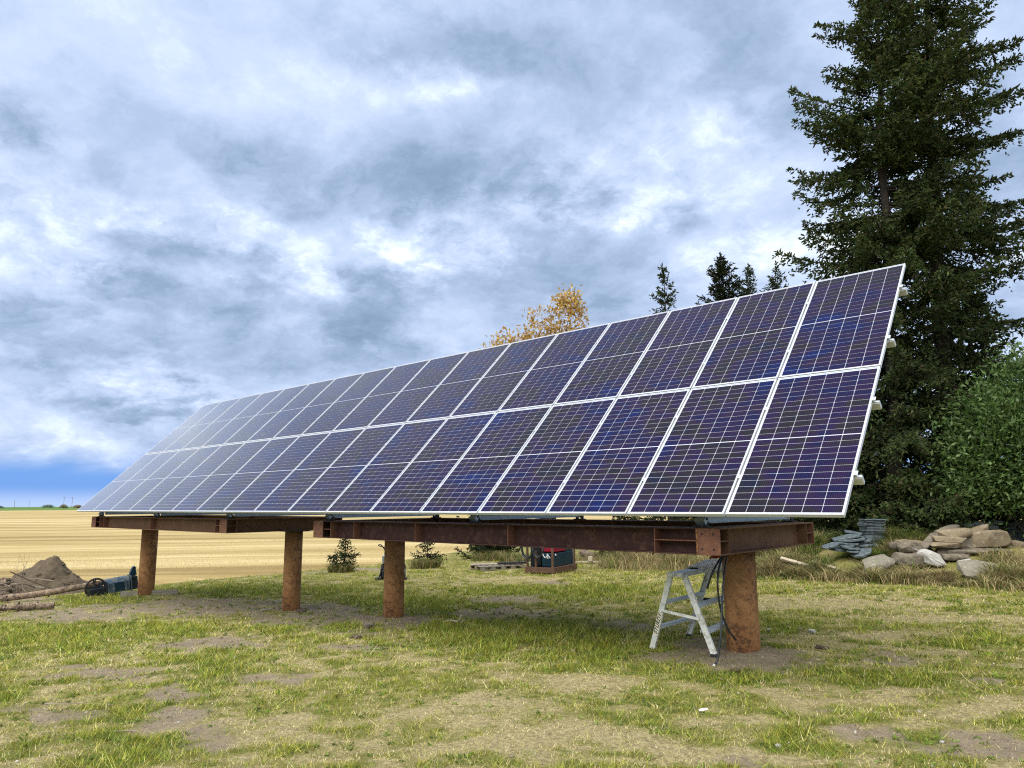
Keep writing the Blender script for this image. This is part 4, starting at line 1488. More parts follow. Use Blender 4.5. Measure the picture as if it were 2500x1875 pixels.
for i, (kk, x, y, z, w, h, mt, lab, tilt) in enumerate(STONES):
    o = bpy.data.objects.new('stone', rock_mesh(w * 1.04, dep.get(kk, w * .8), h * 1.06, 200 + i * 7, mat=MAT[mt]))
    COL.objects.link(o)
    o.location = (x, y, z)
    o.rotation_euler = ({'l': .40, 't': .3}.get(kk, 0.0), tilt, VIEW - .25)
    tag(o, lab or 'brown-grey fieldstone buried under the others in the stone pile', 'stone', 'stones in the pile at the right')
# leaning brown slab on the left of the pile
m = MB(); m.beam((-.10, -.30, -.16), (.06, .30, .14), .20, .045)
o = m.build('stone', MAT['greystone'], bevel=.01, loc=(16.02, 12.1, .74))
tag(o, 'narrow brown slab leaning up against the left of the stone pile', 'stone', 'stones in the pile at the right')


def slate_mesh(w, d, t, seed):
    rg = np.random.default_rng(seed)
    n = rg.integers(5, 8)
    poly = []
    for i in range(n):
        a = 6.2832 * (i + rg.uniform(-.25, .25)) / n
        c, s = math.cos(a), math.sin(a)
        k = 1 / max(abs(c), abs(s)) ** .9
        poly.append((c * k * w / 2 * rg.uniform(.78, 1.1), s * k * d / 2 * rg.uniform(.78, 1.1)))
    m = MB(); m.prism(poly, -t / 2, t / 2, 'z')
    o = m.build('slate', MAT['slate'], bevel=min(.006, t * .2))
    me = o.data
    for v in me.vertices:
        v.co.z += .25 * t * (float(vnoise(np.array([v.co.x * 9 + seed]), np.array([v.co.y * 9]), 3)[0]) - .5)
    return o


SLATES = [(14.24, 12.24, 0.76, 0.74, .52, .045, -.22, .12), (14.25, 12.65, 0.86, 0.48, .45, .035, .10, .10), (14.31, 12.19, 0.70, 0.62, .45, .05, -.12, .06),
          (13.97, 11.78, 0.57, 0.46, .34, .045, -.32, .22), (14.32, 12.08, 0.62, 0.46, .36, .04, .05, .12), (14.34, 11.97, 0.56, 0.42, .34, .05, -.10, .10),
          (14.58, 12.44, 0.66, 0.34, .3, .04, -.3, .05), (14.47, 11.84, 0.45, 0.28, .26, .035, .05, .15), (14.65, 11.88, 0.42, 0.50, .40, .05, -.38, .10),
          (14.60, 12.20, 0.57, 0.22, .25, .04, -.2, .1), (14.71, 12.30, 0.58, 0.20, .2, .04, -.15, .0), (14.44, 11.94, 0.51, 0.40, .3, .035, .12, .1),
          (14.3, 12.2, .50, .7, .5, .07, .0, .0), (14.25, 12.45, .60, .7, .5, .08, .05, 0), (14.25, 12.5, .72, .6, .45, .07, -.05, .05), (14.1, 12.05, .46, .5, .4, .06, .1, .05),
          (14.62, 12.62, .56, .5, .4, .08, .03, .0)]
for i, (x, y, z, w, d, t, ty, tx) in enumerate(SLATES):
    o = slate_mesh(w, d, t, 300 + i)
    o.location = (x, y, z); o.rotation_euler = (tx, ty, VIEW + rng.uniform(-.35, .15))
    lab = {0: 'broad dark slate slanting over the top of the slate heap', 3: 'blue-grey slate tipped forward at the left end of the slate heap', 8: 'slate tilted into the grass at the low right of the slate heap',
           1: 'grey slate lying highest at the back of the jumbled heap', 2: 'slate with pale broken edge just under the broad dark slate', 4: 'thin slate in the middle left of the jumbled heap',
           5: 'thick pale-edged slate low in the middle of the jumbled heap', 6: 'slate slanting up towards the neat stack', 7: 'small slate at the low front of the jumbled heap', 9: 'short slate chip at the right of the heap',
           10: 'smallest slate chip at the foot of the neat stack', 11: 'narrow slate near the front of the jumbled heap'}.get(i, 'grey slate buried inside the jumbled heap left of the neat stack')
    tag(o, lab, 'slate', 'slates in the jumbled heap')
z = .62
for i in range(14):
    t = .024 if i % 4 else .034
    if i < 3: t = .05
    w = .50 + (.0 if i < 3 else -.02) + rng.uniform(-.03, .03)
    m = MB(); m.box((0, 0, 0), (w, .40 + rng.uniform(-.03, .03), t))
    o = m.build('slate', MAT['slate'], bevel=.004)
    z += t / 2
    o.location = (14.63 + rng.uniform(-.03, .03), 12.86 + rng.uniform(-.03, .03), z)
    o.rotation_euler = (.0, rng.uniform(-.02, .02), VIEW + rng.uniform(-.09, .09))
    z += t / 2 + (.010 if i > 2 else .004)
    tag(o, ('%s cut slate from the top of the neat square stack' % ORD[13 - i]) if i < 13 else 'uppermost cut slate closing the neat square stack', 'slate', 'slates in the neat stack')
# stacked dark pavers behind the pile
pv = None
for r in range(6):
    for c in range(4):
        if r == 5 and c > 2: continue
        m = None
        if pv is None:
            m = MB(); m.box((0, 0, 0), (.235, .2, .085)); pv = m.build('paver', MAT['paver'], bevel=.008); o = pv
        else:
            o = share(pv, 'paver')
        ux, uy = .75, .66
        cx = 17.15 + ux * (c * .25 + (r % 2) * .03 + rng.uniform(-.01, .01)); cy_ = 14.95 + uy * (c * .25 + (r % 2) * .03)
        o.location = (cx, cy_, .60 + r * .089); o.rotation_euler = (0, 0, VIEW + rng.uniform(-.05, .05))
        tag(o, 'dark paver, %s from left, %s course up, in the stack at right edge' % (ORD[c], ORD[r]), 'paver', 'pavers in the stack at the right edge')
for i, (du, dz, rz, rx) in enumerate([(-.30, .0, .1, .1), (-.06, .03, -.1, .05), (.18, .02, .3, .0), (.40, .06, .05, .1), (.05, -.06, .2, .0), (.28, -.06, -.1, 0)]):
    o = share(pv, 'paver')
    o.location = (16.66 + .75 * du, 14.2 + .66 * du, 1.03 + dz); o.rotation_euler = (rx, rx * .5, VIEW + rz)
    tag(o, ['leftmost loose dark paver behind the stone pile', 'second loose dark paver behind the stone pile top', 'third loose dark paver, turned askew, behind the stone pile', 'rightmost and highest loose dark paver behind the stone pile', 'left loose paver of the lower pair behind the stone pile', 'right loose paver of the lower pair behind the stone pile'][i], 'paver', 'loose pavers behind the stone pile')
for i, (du, w) in enumerate([(-.2, .5), (.3, .55)]):
    o = bpy.data.objects.new('stone', rock_mesh(w, .45, .75, 420 + i, mat=MAT['greystone'])); COL.objects.link(o)
    o.location = (16.66 + .75 * du, 14.2 + .66 * du, .60); o.rotation_euler = (0, 0, VIEW)
    tag(o, 'brown-grey fieldstone buried under the others in the stone pile', 'stone', 'stones in the pile at the right')


# ------------------------------------------------------------------ lumber
def plank(label, a, b, w, t, mat, name='plank', cat='plank', group=None, roll=0.0):
    a = Vector(a); b = Vector(b)
    d = (b - a); L = d.length
    m = MB(); m.box((0, 0, 0), (L, w, t))
    o = m.build(name, MAT[mat], bevel=.004)
    o.location = (a + b) / 2
    q = d.to_track_quat('X', 'Z')
    o.rotation_mode = 'QUATERNION'
    from mathutils import Quaternion
    o.rotation_quaternion = q @ Quaternion((1, 0, 0), roll)
    return tag(o, label, cat, group)


plank('longest pale board lying slanted in the rough grass', (13.12, 10.87, .30), (14.05, 10.87, .08), .085, .05, 'wood_pale', roll=.5)
plank('pale board half hidden in grass behind the longest one', (13.71, 11.24, .22), (14.31, 10.98, .12), .07, .04, 'wood_pale', roll=.4)
plank('short whitish board under the longest pale board', (13.69, 10.70, .10), (14.03, 10.74, .035), .12, .03, 'whitestone', roll=.6)
plank('grey board on edge behind the farthest rusty post', (.62, .95, gzf(.7, 1.0) + .06), (1.35, 2.02, gzf(1.3, 2.0) + .07), .03, .13, 'wood_grey')
plank('weathered board scrap lying by the second farthest post', (6.40, 1.42, gzf(6.4, 1.4) + .02), (6.72, 1.52, gzf(6.7, 1.5) + .06), .10, .02, 'wood_grey')
for lab, a, b, w in (('pale offcut board right behind the welder cart', (3.88, 14.85), (5.0, 15.32), .12), ('second pale offcut board crossing behind the welder cart', (4.3, 15.3), (5.05, 15.05), .10)):
    plank(lab, (*a, gzf(*a) + .05), (*b, gzf(*b) + .06), w, .04, 'wood_pale')
m = MB(); m.box((0, 0, .09), (.16, .14, .18)); o = m.build('wood_block', MAT['wood_pale'], bevel=.006, loc=(4.62, 15.12, gzf(4.62, 15.12) + .08)); o.rotation_euler = (0, 0, .3)
tag(o, 'square pale wood block on the offcut boards', 'wood block')

m = MB(); m.tube([(0, 0, -.4), (0, 0, 2.0), (.02, 0, 4.4)], [.082, .078, .07], 12); o = m.build('timber_pole', MAT['wood_grey'], smooth=True, loc=(3.45, 13.6, gzf(3.45, 13.6)))
tag(o, 'upright grey timber pole behind the welder cart', 'pole')


def log(label, pts, r0, r1, seed, knots=18):
    rg = np.random.default_rng(seed)
    P = smooth_path(pts, 7)
    o0 = np.array(pts[-1])
    root = thing('log', label, 'log', tuple(o0), group='logs on the ground at the left edge')
    m = MB()
    rr = [r0 + (r1 - r0) * i / (len(P) - 1) + rg.normal(0, .004) for i in range(len(P))]
    m.tube([p - o0 for p in P], rr, 14)
    m.build('trunk', MAT['bark_log'], root, smooth=False)
    for i in range(knots):
        k = rg.integers(1, len(P) - 1); a = rg.uniform(0, 6.28)
        t = P[k + 1] - P[k - 1]; t /= np.linalg.norm(t)
        s = np.cross(t, [0, 0, 1.0]); s /= np.linalg.norm(s); u = np.cross(s, t)
        d = s * math.cos(a) + u * math.sin(a)
        c = P[k] - o0
        km = MB(); km.tube([c + d * rr[k] * .7, c + d * (rr[k] + rg.uniform(.012, .05)) + t * .02], [.022, .012], 6)
        km.build('knot', MAT['bark'], root)
    return root


log('long peeling log at the left, one end propped on the blue-grey machine', [(-1.25, -2.4, -.60), (-.95, -1.55, -.56), (-.55, -.43, -.47), (-.36, .4, -.36), (-.27, 1.27, -.25)], .082, .068, 1)
log('short peeling log lying on the ground below the long one', [(1.05, -2.7, -.49), (1.27, -2.19, -.49), (1.6, -1.45, -.485), (1.88, -.86, -.49)], .072, .066, 2, 10)
log('dark fallen log in the grass behind the welder cart', [(1.9, 18.4, -.42), (2.4, 17.9, -.40), (2.96, 17.3, -.40), (3.6, 16.8, -.42)], .16, .12, 3, 8)


# ------------------------------------------------------------------ soil heap, brush, machine at the left
def soil_heap():
    us = np.linspace(-2.0, 1.6, 110); vs = np.linspace(-1.5, 1.5, 80)
    U, Vv = np.meshgrid(us, vs)
    prof = np.interp(us, [-2.0, -1.35, -.9, -.45, -.22, 0, .16, .30, .42, .50, .64, .9, 1.2, 1.6], [-.05, .22, .45, .72, .92, 1.0, .99, .86, .66, .56, .44, .26, .08, -.06])
    h = prof[None, :] * np.clip(1 - np.abs(Vv / (1.05 + .25 * np.sin(U))) ** 1.5, 0, 1)
    nz = fbm(U * 2.6 + 9, Vv * 2.6, 12, 5) - .5; nf = fbm(U * 9, Vv * 9, 13, 3) - .5
    h = h + (nz * .30 + nf * .12) * np.clip(h * 2 + .1, 0, 1) - .03
    X = .75 * U - .66 * Vv; Y = .66 * U + .75 * Vv
    V = np.stack([X.ravel(), Y.ravel(), h.ravel()], 1)
    ny, nx = U.shape
    i = np.arange(ny * nx).reshape(ny, nx)
    F = np.stack([i[:-1, :-1].ravel(), i[:-1, 1:].ravel(), i[1:, 1:].ravel(), i[1:, :-1].ravel()], 1)
    root = thing('soil_heap', 'pointed heap of dug brown soil at the left, by the stubble field', 'soil heap', (-3.05, .45, -.71))
    mesh_np('mound', V, F, MAT['soil_heap'], smooth=True, parent=root)
    rg = np.random.default_rng(15)
    for k in range(22):
        u = rg.uniform(-1.3, 1.1); v = rg.uniform(-.9, .2)
        z = float(np.interp(u, us, prof)) * max(0, 1 - abs(v / 1.05) ** 1.5)
        s = rg.uniform(.05, .15)
        o = bpy.data.objects.new('clod', rock_mesh(s, s, s * .8, 500 + k, mat=MAT['soil_heap'])); COL.objects.link(o)
        o.parent = root; o.location = (.75 * u - .66 * v, .66 * u + .75 * v, z)


soil_heap()


def brush():
    rg = np.random.default_rng(16)
    root = thing('brush_pile', 'tangle of dry branches and stems at the left edge', 'brush', (-2.3, -.75, -.68))
    for k in range(34):
        a = rg.uniform(0, 6.28); L = rg.uniform(.5, 1.4)
        c = np.array([rg.normal(-.1, .45), rg.normal(-.15, .4), rg.uniform(.05, .40)])
        d = np.array([math.cos(a), math.sin(a), rg.normal(.05, .22)])
        p = [c - d * L / 2, c + np.array([0, 0, rg.uniform(-.05, .1)]), c + d * L / 2]
        p = [np.array([q[0], q[1], max(q[2], .02)]) for q in p]
        m = MB(); m.tube(smooth_path(p, 4), list(np.linspace(rg.uniform(.008, .022), .004, 9)), 5)
        m.build('branch', MAT['twig'] if k % 3 else MAT['bark'], root)
    for k in range(7):                                               # tall dry stems
        x, y = rg.uniform(-.5, .4), rg.uniform(.0, .5)
        m = MB(); m.tube(smooth_path([(x, y, .0), (x - .02, y - .03, .5), (x + rg.normal(0, .12), y + rg.normal(0, .12), rg.uniform(.8, 1.15))], 4), list(np.linspace(.006, .002, 9)), 4)
        m.build('stem', MAT['twig'], root)
    m = MB(); m.tube([(-.42, .22, .36), (-.20, -.02, .40)], .10, 14); o = m.build('log_end', MAT['bark_log'], root)


brush()


def machine():
    root = thing('implement', 'blue-grey steel implement with black wheel lying in grass at the left', 'machine', (-.22, 1.05, gzf(-.2, 1.0)), rot=(0, R_(-7), R_(83)))
    m = MB(); m.prism([(-.16, .06), (-.18, .30), (-.10, .40), (.22, .40), (.22, .06)], -.12, .40, 'x'); m.build('housing', MAT['bluepaint'], root, bevel=.008)
    for x in (-.10, .02, .30):
        m = MB(); m.box((x, -.185, .20), (.05, .02, .26)); m.build('rib', MAT['bluepaint'], root, bevel=.004)
    m = MB(); m.box((.16, -.186, .21), (.20, .006, .19)); m.build('panel', MAT['tealpaint'], root)
    m = MB(); m.prism([(-.14, .02), (-.16, .24), (.16, .28), (.18, .02)], -.52, -.16, 'x'); m.build('gearbox', MAT['darkpaint'], root, bevel=.01)
    m = MB(); m.box((-.145, -.1, .18), (.025, .24, .38)); m.build('side_plate', MAT['darkpaint'], root)
    w = MB()
    ring = [(-.36 + .225 * math.cos(a), -.06, .25 + .225 * math.sin(a)) for a in np.linspace(0, 6.2832, 37)]
    w.tube(ring, .024, 8, cap=False)
    wo = w.build('wheel', MAT['rubber'], root, smooth=True)
    for k in range(5):
        a = .5 + k * 1.2566
        s = MB(); s.beam((-.36, -.06, .25), (-.36 + .21 * math.cos(a), -.06, .25 + .21 * math.sin(a)), .035, .03, up=(0, 1, 0)); s.build('spoke', MAT['darkpaint'], wo)
    m = MB(); m.tube([(-.36, -.11, .25), (-.36, 0, .25)], .055, 12); m.build('hub', MAT['darkpaint'], wo)
    m = MB(); m.box((.50, -.02, .23), (.13, .34, .34)); m.build('end_box', MAT['darkpaint'], root, bevel=.02)
    m = MB(); m.box((.43, -.02, .23), (.02, .38, .38)); m.build('end_plate', MAT['bluepaint'], root)
    m = MB(); m.box((.575, -.02, .22), (.02, .30, .32)); m.build('end_plate', MAT['tealpaint'], root, bevel=.01)
    m = MB(); m.prism([(.42, .40), (.60, .40), (.58, .52), (.585, .60), (.55, .63), (.50, .60), (.45, .50)], -.06, .05, 'y'); m.build('hook_arm', MAT['tealpaint'], root, bevel=.012)


machine()


# ------------------------------------------------------------------ welder cart, pallet, tiller
def welder():
    root = thing('welder_cart', 'engine welder with red and teal housing on a low rusty skid', 'welder', (5.73, 11.49, gzf(5.73, 11.3)), R_(12.5))
    m = MB()
    for sx in (-.44, .44): m.box((sx, 0, .14), (.11, 1.66, .17))
    b = m.build('skid_frame', MAT['wood_dark'], root, bevel=.006)
    for sy in (-.79, .79):
        m = MB(); m.box((0, sy, .138), (.768, .08, .16)); m.build('cross_member', MAT['wood_dark'], b, bevel=.006)
    for sx in (-.25, .25):
        m = MB(); m.box((sx, 0, .03), (.10, 1.2, .06)); m.build('runner', MAT['blacksteel'], b)
    m = MB(); m.box((0, 0, .21), (.76, 1.48, .02)); m.build('deck', MAT['blacksteel'], b)
    for sx, sy in ((-.42, -.78), (.42, -.78), (-.42, .78), (.42, .78), (-.12, -.80)):
        m = MB(); m.box((sx, sy, .70 if sx != -.12 else .45), (.055, .055, .97 if sx != -.12 else .5)); m.build('corner_post', MAT['wood_dark'], root)
    m = MB(); m.box((.21, .02, .43), (.42, 1.36, .40)); t = m.build('tank', MAT['tealpaint'], root, bevel=.015)
    m = MB(); m.box((.424, .02, .44), (.006, .02, .36)); m.build('seam', MAT['darkpaint'], t)
    m = MB(); m.tube([(.425, -.60, .58), (.45, -.60, .58)], .03, 12); m.build('cap', MAT['white_bit'], t)
    m = MB(); m.prism([(-.02, .66), (.42, .66), (.42, 1.02), (.30, 1.10), (.06, 1.10), (-.02, 1.0)], -.66, .16, 'y'); r = m.build('engine_cover', MAT['redpaint'], root, bevel=.02)
    m = MB(); m.prism([(.0, .80), (.10, .92), (.32, .98), (.32, 1.01), (.08, .96), (-.02, .84)], -.675, -.662, 'y'); m.build('trim', MAT['whitestone'], r)
    m = MB(); m.box((.424, -.25, .93), (.004, .42, .06)); m.build('stripe', MAT['whitestone'], r)
    m = MB(); m.box((.19, .45, .84), (.44, .54, .42)); m.build('generator_housing', MAT['tealpaint'], root, bevel=.015)
    m = MB(); m.box((-.22, .0, .60), (.34, 1.3, .72)); m.build('engine_block', MAT['darkpaint'], root, bevel=.02)
    for cx, rad, n in ((-.36, .26, 5), (.0, .23, 5)):                 # coiled leads hung on the front posts
        co = MB()
        pts = []
        for i in range(n * 20 + 1):
            a = 6.2832 * i / 20
            rr = rad * (1 + .10 * math.sin(i * .21))
            pts.append((cx + rr * .72 * math.cos(a), -.86 - .012 * (i / 20), .78 + rr * 1.12 * math.sin(a)))
        co.tube(pts, .016, 6); co.build('cable_coil', MAT['cable'], root, smooth=True)
    m = MB(); m.tube(smooth_path([(.16, -.90, .62), (.24, -.92, .52), (.34, -.91, .57), (.40, -.89, .50)], 5), .014, 6); m.build('lead_clamp', MAT['alu_rail'], root)
    m = MB(); m.box((.32, -.90, .56), (.05, .03, .14)); m.build('lead_clamp', MAT['alu_rail'], root)
    m = MB(); m.tube([(.40, .72, .25), (.43, .70, 1.2)], .012, 6); m.build('rod', MAT['wood_pale'], root)


welder()


def pallet():
    z = gzf(3.2, 11.6)
    root = thing('pallet', 'weathered wooden pallet on the lawn left of the welder cart', 'pallet', (3.25, 11.75, z + .012), R_(67))
    L, Wd = 1.62, 1.0
    for y in (-.44, 0, .44):
        m = MB(); m.box((0, y, .012), (L, .10, .02)); m.build('bottom_board', MAT['wood_grey'], root)
        for x in (-.72, -.36, 0, .36, .72):
            m = MB(); m.box((x, y, .065), (.11, .10, .083)); m.build('block', MAT['wood_dark' if y > 0 else 'wood_grey'], root)
    for x in np.linspace(-.74, .74, 9):
        m = MB(); m.box((x, 0, .118), (.12, Wd, .02)); m.build('deck_board', MAT['wood_grey'], root)
    for lab, a, b, w in (('long pale board lying across the pallet', (2.75, 10.95, z + .175), (4.2, 12.95, z + .175), .16), ('grey board beside the long one on the pallet', (2.55, 11.2, z + .172), (3.7, 12.9, z + .172), .14)):
        plank(lab, a, b, w, .028, 'wood_pale' if 'pale' in lab else 'wood_grey', group='boards on the pallet')
    # black sheet end
    m = MB(); m.box((0, 0, 0), (1.0, .26, .03)); o = m.build('plank', MAT['blacksteel'], loc=(3.62, 12.05, z + .208)); o.rotation_euler = (0, 0, R_(60))
    tag(o, 'black strip lying on the pale board over the pallet', 'plank')


pallet()


def tiller():
    x, y = 3.08, 7.42
    root = thing('garden_tiller', 'walk-behind tiller mostly hidden behind the middle rusty post', 'tiller', (x, y, gzf(x, y)), R_(40))
    # local -x shows left of the post
    for s in (-1, 1):
        pts = smooth_path([(s * .10, .18, .45), (s * .22, .05, .78), (s * .30, -.22, .98), (s * .34, -.40, .97), (s * .20, -.40, .93), (s * .16, -.12, .86)], 5)
        m = MB(); m.tube(pts, .014, 6); m.build('handlebar', MAT['blacksteel'], root, smooth=True)
        w = MB(); w.tube([(s * .22, .15, .20), (s * .34, .15, .20)], .20, 20); wo = w.build('tyre', MAT['rubber'], root)
        for k in range(14):
            a = 6.2832 * k / 14
            lug = MB(); lug.box((s * .28, .15 + .205 * math.cos(a), .20 + .205 * math.sin(a)), (.11, .03, .03), Matrix.Rotation(a, 3, 'X')); lug.build('tread_lug', MAT['rubber'], wo)
        hb = MB(); hb.tube([(s * .345, .15, .20), (s * .35, .15, .20)], .09, 14); hb.build('rim', MAT['galv'], wo)
        m = MB(); m.box((s * .36, -.14, .035), (.18, .26, .05)); m.build('skid_shoe', MAT['blacksteel'], root, bevel=.012)
        m = MB(); m.beam((s * .26, -.02, .36), (s * .36, -.14, .05), .03, .03); m.build('shoe_arm', MAT['blacksteel'], root)
    m = MB(); m.box((0, -.06, .16), (.5, .42, .22)); m.build('tine_hood', MAT['darkpaint'], root, bevel=.03)
    m = MB(); m.box((-.02, .12, .56), (.54, .36, .24)); e = m.build('engine', MAT['galv'], root, bevel=.03)
    m = MB(); m.box((-.295, .12, .55), (.02, .22, .15)); m.build('engine_grille', MAT['blacksteel'], e)
    m = MB(); m.box((.0, -.02, .90), (.26, .12, .10)); m.build('control_panel', MAT['bluepaint'], root, bevel=.02)


tiller()


# ------------------------------------------------------------------ far things on the horizon
def ty(label, x, y, z, H, arm, group='power poles on the horizon', r=.16):
    root = thing('power_pole', label, 'power pole', (x, y, z), group=group)
    m = MB(); m.tube([(0, 0, -1), (0, 0, H)], [r, r * .7], 8); m.build('pole', MAT['wood_grey'], root)
    if arm:
        m = MB(); m.box((0, 0, H - .5), (.2, arm, .22)); m.build('crossarm', MAT['wood_grey'], root)
    return root


ty('leftmost thin power pole on the horizon', -1051, 263, 0.4, 9.4, 0, r=.30)
ty('left pole of the tall pair on the horizon near the array', -774, 234, .3, 10.2, 2.6, r=.22)
ty('right pole of the tall pair on the horizon near the array', -770, 240, .3, 10.4, 2.6, r=.22)
ty('faint small power pole between the others on the horizon', -1400, 372, .5, 9.5, 4.0, r=.25)
ty('short pole right of the tall pair on the horizon', -800, 262, .3, 5.0, 0, r=.2)


def far_bush(label, x, y, w, h, cols, seed):
    rg = np.random.default_rng(seed)
    root = thing('far_bush', label, 'bush', (x, y, .2), group='bushes on the horizon')
    n = 900
    d = rg.normal(size=(n, 3)); d /= np.linalg.norm(d, axis=1, keepdims=True); d[:, 2] = np.abs(d[:, 2])
    P = d * np.array([w / 2, w / 2, h]) * rg.uniform(.4, 1, n)[:, None] ** .5 * (1 + .25 * np.sin(d[:, :1] * 9 + seed))
    N = d * .5 + rg.normal(0, .6, (n, 3)); N /= np.linalg.norm(N, axis=1, keepdims=True)
    col = np.array(cols)[rg.integers(0, len(cols), n)] * rg.uniform(.7, 1.2, (n, 1))
    V, F, C = leaf_quads(P, N, rg.uniform(.5, 1.1, n), col, rg, asp=.7)
    mesh_np('foliage', V, F, MAT['leaf'], col=C, parent=root)
    m = MB(); m.tube([(0, 0, -.5), (0, 0, h * .6)], .12, 6); m.build('stem', MAT['bark'], root)


far_bush('olive bush at the foot of the tall pole pair on the horizon', -770, 233, 6, 2.6, [(.24, .25, .13), (.30, .28, .15)], 1)  # aerial haze is painted into the bushes as lightened foliage colours
far_bush('reddish bush on the horizon just left of the array', -772, 246, 7, 2.3, [(.36, .25, .17), (.40, .30, .20)], 2)
far_bush('low green bush on the horizon above the green crop', -1050, 300, 13, 3.2, [(.13, .19, .09), (.16, .22, .11)], 3)
far_bush('dark bush at the far left of the horizon', -1000, 235, 9, 2.0, [(.18, .23, .17), (.20, .25, .18)], 4)


# ------------------------------------------------------------------ small litter on the lawn
def litter():
    for i, (lab, x, y, s, mt) in enumerate([
        ('round grey rock on the ground before the middle post', 10.71, .76, .16, 'greystone'),
        ('pale round stone on the soil right of the near post', 16.56, 3.0, .075, 'whitestone'),
        ('small pale stone in green grass right of the near post', 16.04, 2.98, .06, 'whitestone'),
        ('small dull stone between the two pale ones', 16.39, 3.1, .06, 'greystone'),
        ('white pebble near the bottom edge, right of centre', 17.88, -1.40, .030, 'whitestone'),
        ('white pebble in dry grass at the lower right', 18.67, -.61, .026, 'whitestone'),
        ('pinkish pebble on the dry grass in the foreground', 16.64, -2.63, .028, 'sandstone'),
        ('white pebble on dark grass left of the ladder', 14.73, .57, .04, 'whitestone'),
    ]):
        o = bpy.data.objects.new('pebble' if s < .07 else 'rock', rock_mesh(s * 1.15, s, s * .75, 600 + i, mat=MAT[mt])); COL.objects.link(o)
        o.location = (x, y, gzf(x, y) + s * .27)
        tag(o, lab, 'stone', 'loose stones on the lawn')
    for i, (lab, x, y, s) in enumerate([('dark soil clod before the middle post', 11.41, .01, .13), ('dark soil clod on the bare soil right of the near post', 16.95, 2.2, .12), ('dark soil clod right of the ladder foot', 16.72, .5, .08), ('dark soil clod at the foot of the second farthest post', 7.4, 1.7, .16)]):
        o = bpy.data.objects.new('soil_clod', rock_mesh(s * 1.3, s, s * .5, 640 + i, mat=MAT['soil_heap'])); COL.objects.link(o)
        o.location = (x, y, gzf(x, y) + s * .12)
        tag(o, lab, 'soil clod', 'soil clods')
    m = MB(); m.prism([(-.036, -.015), (.0, -.022), (.04, -.009), (.036, .015), (-.008, .02), (-.033, .009)], 0, .003, 'z')
    o = m.build('paper_scrap', MAT['white_bit'], loc=(17.14, -.99, gzf(17.14, -.99) + .02)); o.rotation_euler = (.15, -.1, .8)
    tag(o, 'white paper scrap on the lawn in the right foreground', 'paper')
    root = thing('dry_root', 'forked bleached root on the ground right of the middle post', 'root', (11.57, 1.66, gzf(11.57, 1.66)))
    for pts in ([(-.12, -.05, .02), (0, 0, .05), (.12, .04, .04), (.18, .05, .14)], [(.0, 0, .05), (.10, .10, .03)], [(.12, .04, .04), (.13, .12, .02), (.10, .2, .05)]):
        m = MB(); m.tube(smooth_path(pts, 4), .012, 6); m.build('root_fork', MAT['wood_pale'], root)
    for lab, a, b in (('thin dry stick on bare soil at the lower left', (12.1, -3.95), (12.62, -3.55)), ('short dry stick in the lower left grass', (13.72, -3.96), (13.92, -3.82)), ('thin pale straw stem near the ladder foot', (16.28, .45), (16.42, .30))):
        m = MB(); c = ((a[0] + b[0]) / 2, (a[1] + b[1]) / 2); z = gzf(*c) + .014
        m.tube([(a[0] - c[0], a[1] - c[1], 0), (.01, .015, .006), (b[0] - c[0], b[1] - c[1], .0)], [.006, .005, .003], 5)
        o = m.build('dry_stick', MAT['twig'], loc=(*c, z)); tag(o, lab, 'stick', 'sticks on the lawn')
    # broad-leaved weeds pressed into the turf, and crumbs on the bare soil: too many to count
    rg = np.random.default_rng(91)
    n = 9000
    r = rg.uniform(3.2 ** .5, 20 ** .5, n) ** 2; th = rg.uniform(R_(-86), R_(4), n)
    X = CAMX + r * np.sin(th); Y = CAMY + r * np.cos(th)
    s, g = lawn_map(X, Y)
    ok = (rg.random(n) < np.clip(g * 1.2 - .1, .03, 1)) & (Y < 10.2) & (X > border(Y) + .2) & (fbm(X * 1.3, Y * 1.3, 140, 3) > .47)
    X, Y, r = X[ok], Y[ok], r[ok]; n = len(X)
    idx = np.repeat(np.arange(n), 7); m = len(idx)
    P = np.stack([X[idx] + rg.normal(0, .012, m), Y[idx] + rg.normal(0, .012, m), gz(X[idx], Y[idx]) + .006], 1)
    N = rg.normal(0, 1, (m, 3)); N[:, 2] = np.abs(N[:, 2]) * .45; N /= np.linalg.norm(N, axis=1, keepdims=True)
    col = np.array([.165, .225, .034]) * rg.uniform(.6, 1.4, (n, 1))[idx] * rg.uniform(.8, 1.2, (m, 1))
    V, F, C = leaf_quads(P, N, rg.uniform(.016, .042, m) * np.clip(r / 8, .9, 1.6)[idx], col, rg, asp=.5)
    o = mesh_np('lawn_weeds', V, F, MAT['leaf'], col=C)
    tag(o, 'low broad-leaved weeds scattered through the lawn', 'weeds', kind='stuff')
    n = 90000
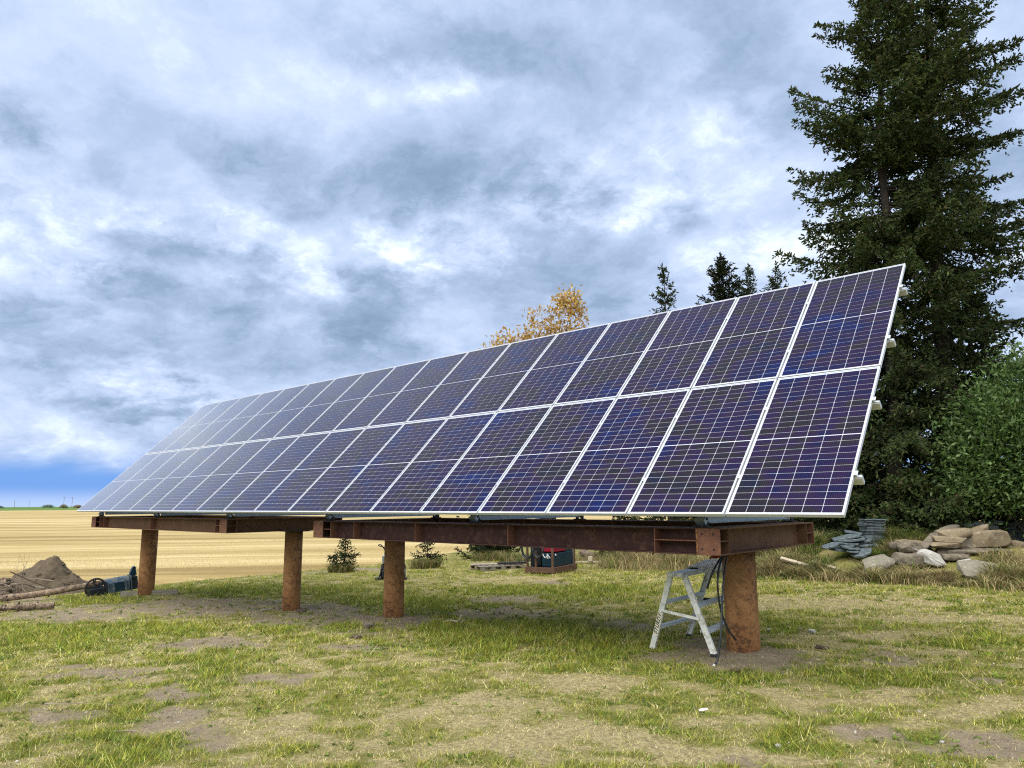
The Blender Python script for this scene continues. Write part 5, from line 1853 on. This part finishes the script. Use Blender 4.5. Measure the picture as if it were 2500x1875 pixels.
    r = rg.uniform(3.2 ** .5, 22 ** .5, n) ** 2; th = rg.uniform(R_(-86), R_(4), n)
    X = CAMX + r * np.sin(th); Y = CAMY + r * np.cos(th)
    s, g = lawn_map(X, Y)
    ok = (s > .45) & (X > border(Y) + .1)
    X, Y, r = X[ok][:26000], Y[ok][:26000], r[ok][:26000]; n = len(X)
    sz = rg.gamma(1.6, .0026, n) * np.clip(r / 7, .8, 1.6) + .002
    base = np.stack([X, Y, gz(X, Y)], 1)
    tet = np.array([(-1, -.7, -.3), (1, -.6, -.3), (0, 1, -.3), (.1, 0, .9)])
    V = (base[:, None, :] + (tet[None] * rg.uniform(.6, 1.3, (n, 4, 1))) * sz[:, None, None]).reshape(-1, 3)
    i = np.arange(n)[:, None] * 4
    F = np.concatenate([i + np.array([[0, 1, 3]]), i + np.array([[1, 2, 3]]), i + np.array([[2, 0, 3]])])
    col = np.array([(.20, .155, .10), (.12, .09, .06), (.25, .195, .125), (.30, .25, .17)])[rg.integers(0, 4, n)] * rg.uniform(.7, 1.2, (n, 1))
    o = mesh_np('soil_crumbs', V, F, MAT['crumb'], col=np.repeat(col, 4, 0))
    tag(o, 'small soil crumbs and grit on the bare patches', 'soil', kind='stuff')
    # fallen leaves and chaff, uncountable
    rg = np.random.default_rng(90)
    n = 900
    r = rg.uniform(3.5 ** .5, 16 ** .5, n) ** 2; th = rg.uniform(R_(-85), R_(2), n)
    X = CAMX + r * np.sin(th); Y = CAMY + r * np.cos(th)
    P = np.stack([X, Y, gz(X, Y) + .012], 1)
    N = rg.normal(0, 1, (n, 3)); N[:, 2] *= .25; N /= np.linalg.norm(N, axis=1, keepdims=True)
    col = np.array([(.55, .48, .34), (.45, .34, .18), (.62, .58, .48), (.33, .24, .13)])[rg.integers(0, 4, n)] * rg.uniform(.7, 1.1, (n, 1))
    V, F, C = leaf_quads(P, N, rg.uniform(.012, .035, n), col, rg, asp=.6)
    o = mesh_np('leaf_litter', V, F, MAT['leaf'], col=C)
    tag(o, 'scattered dry leaf bits over the lawn', 'leaf litter', kind='stuff')


litter()
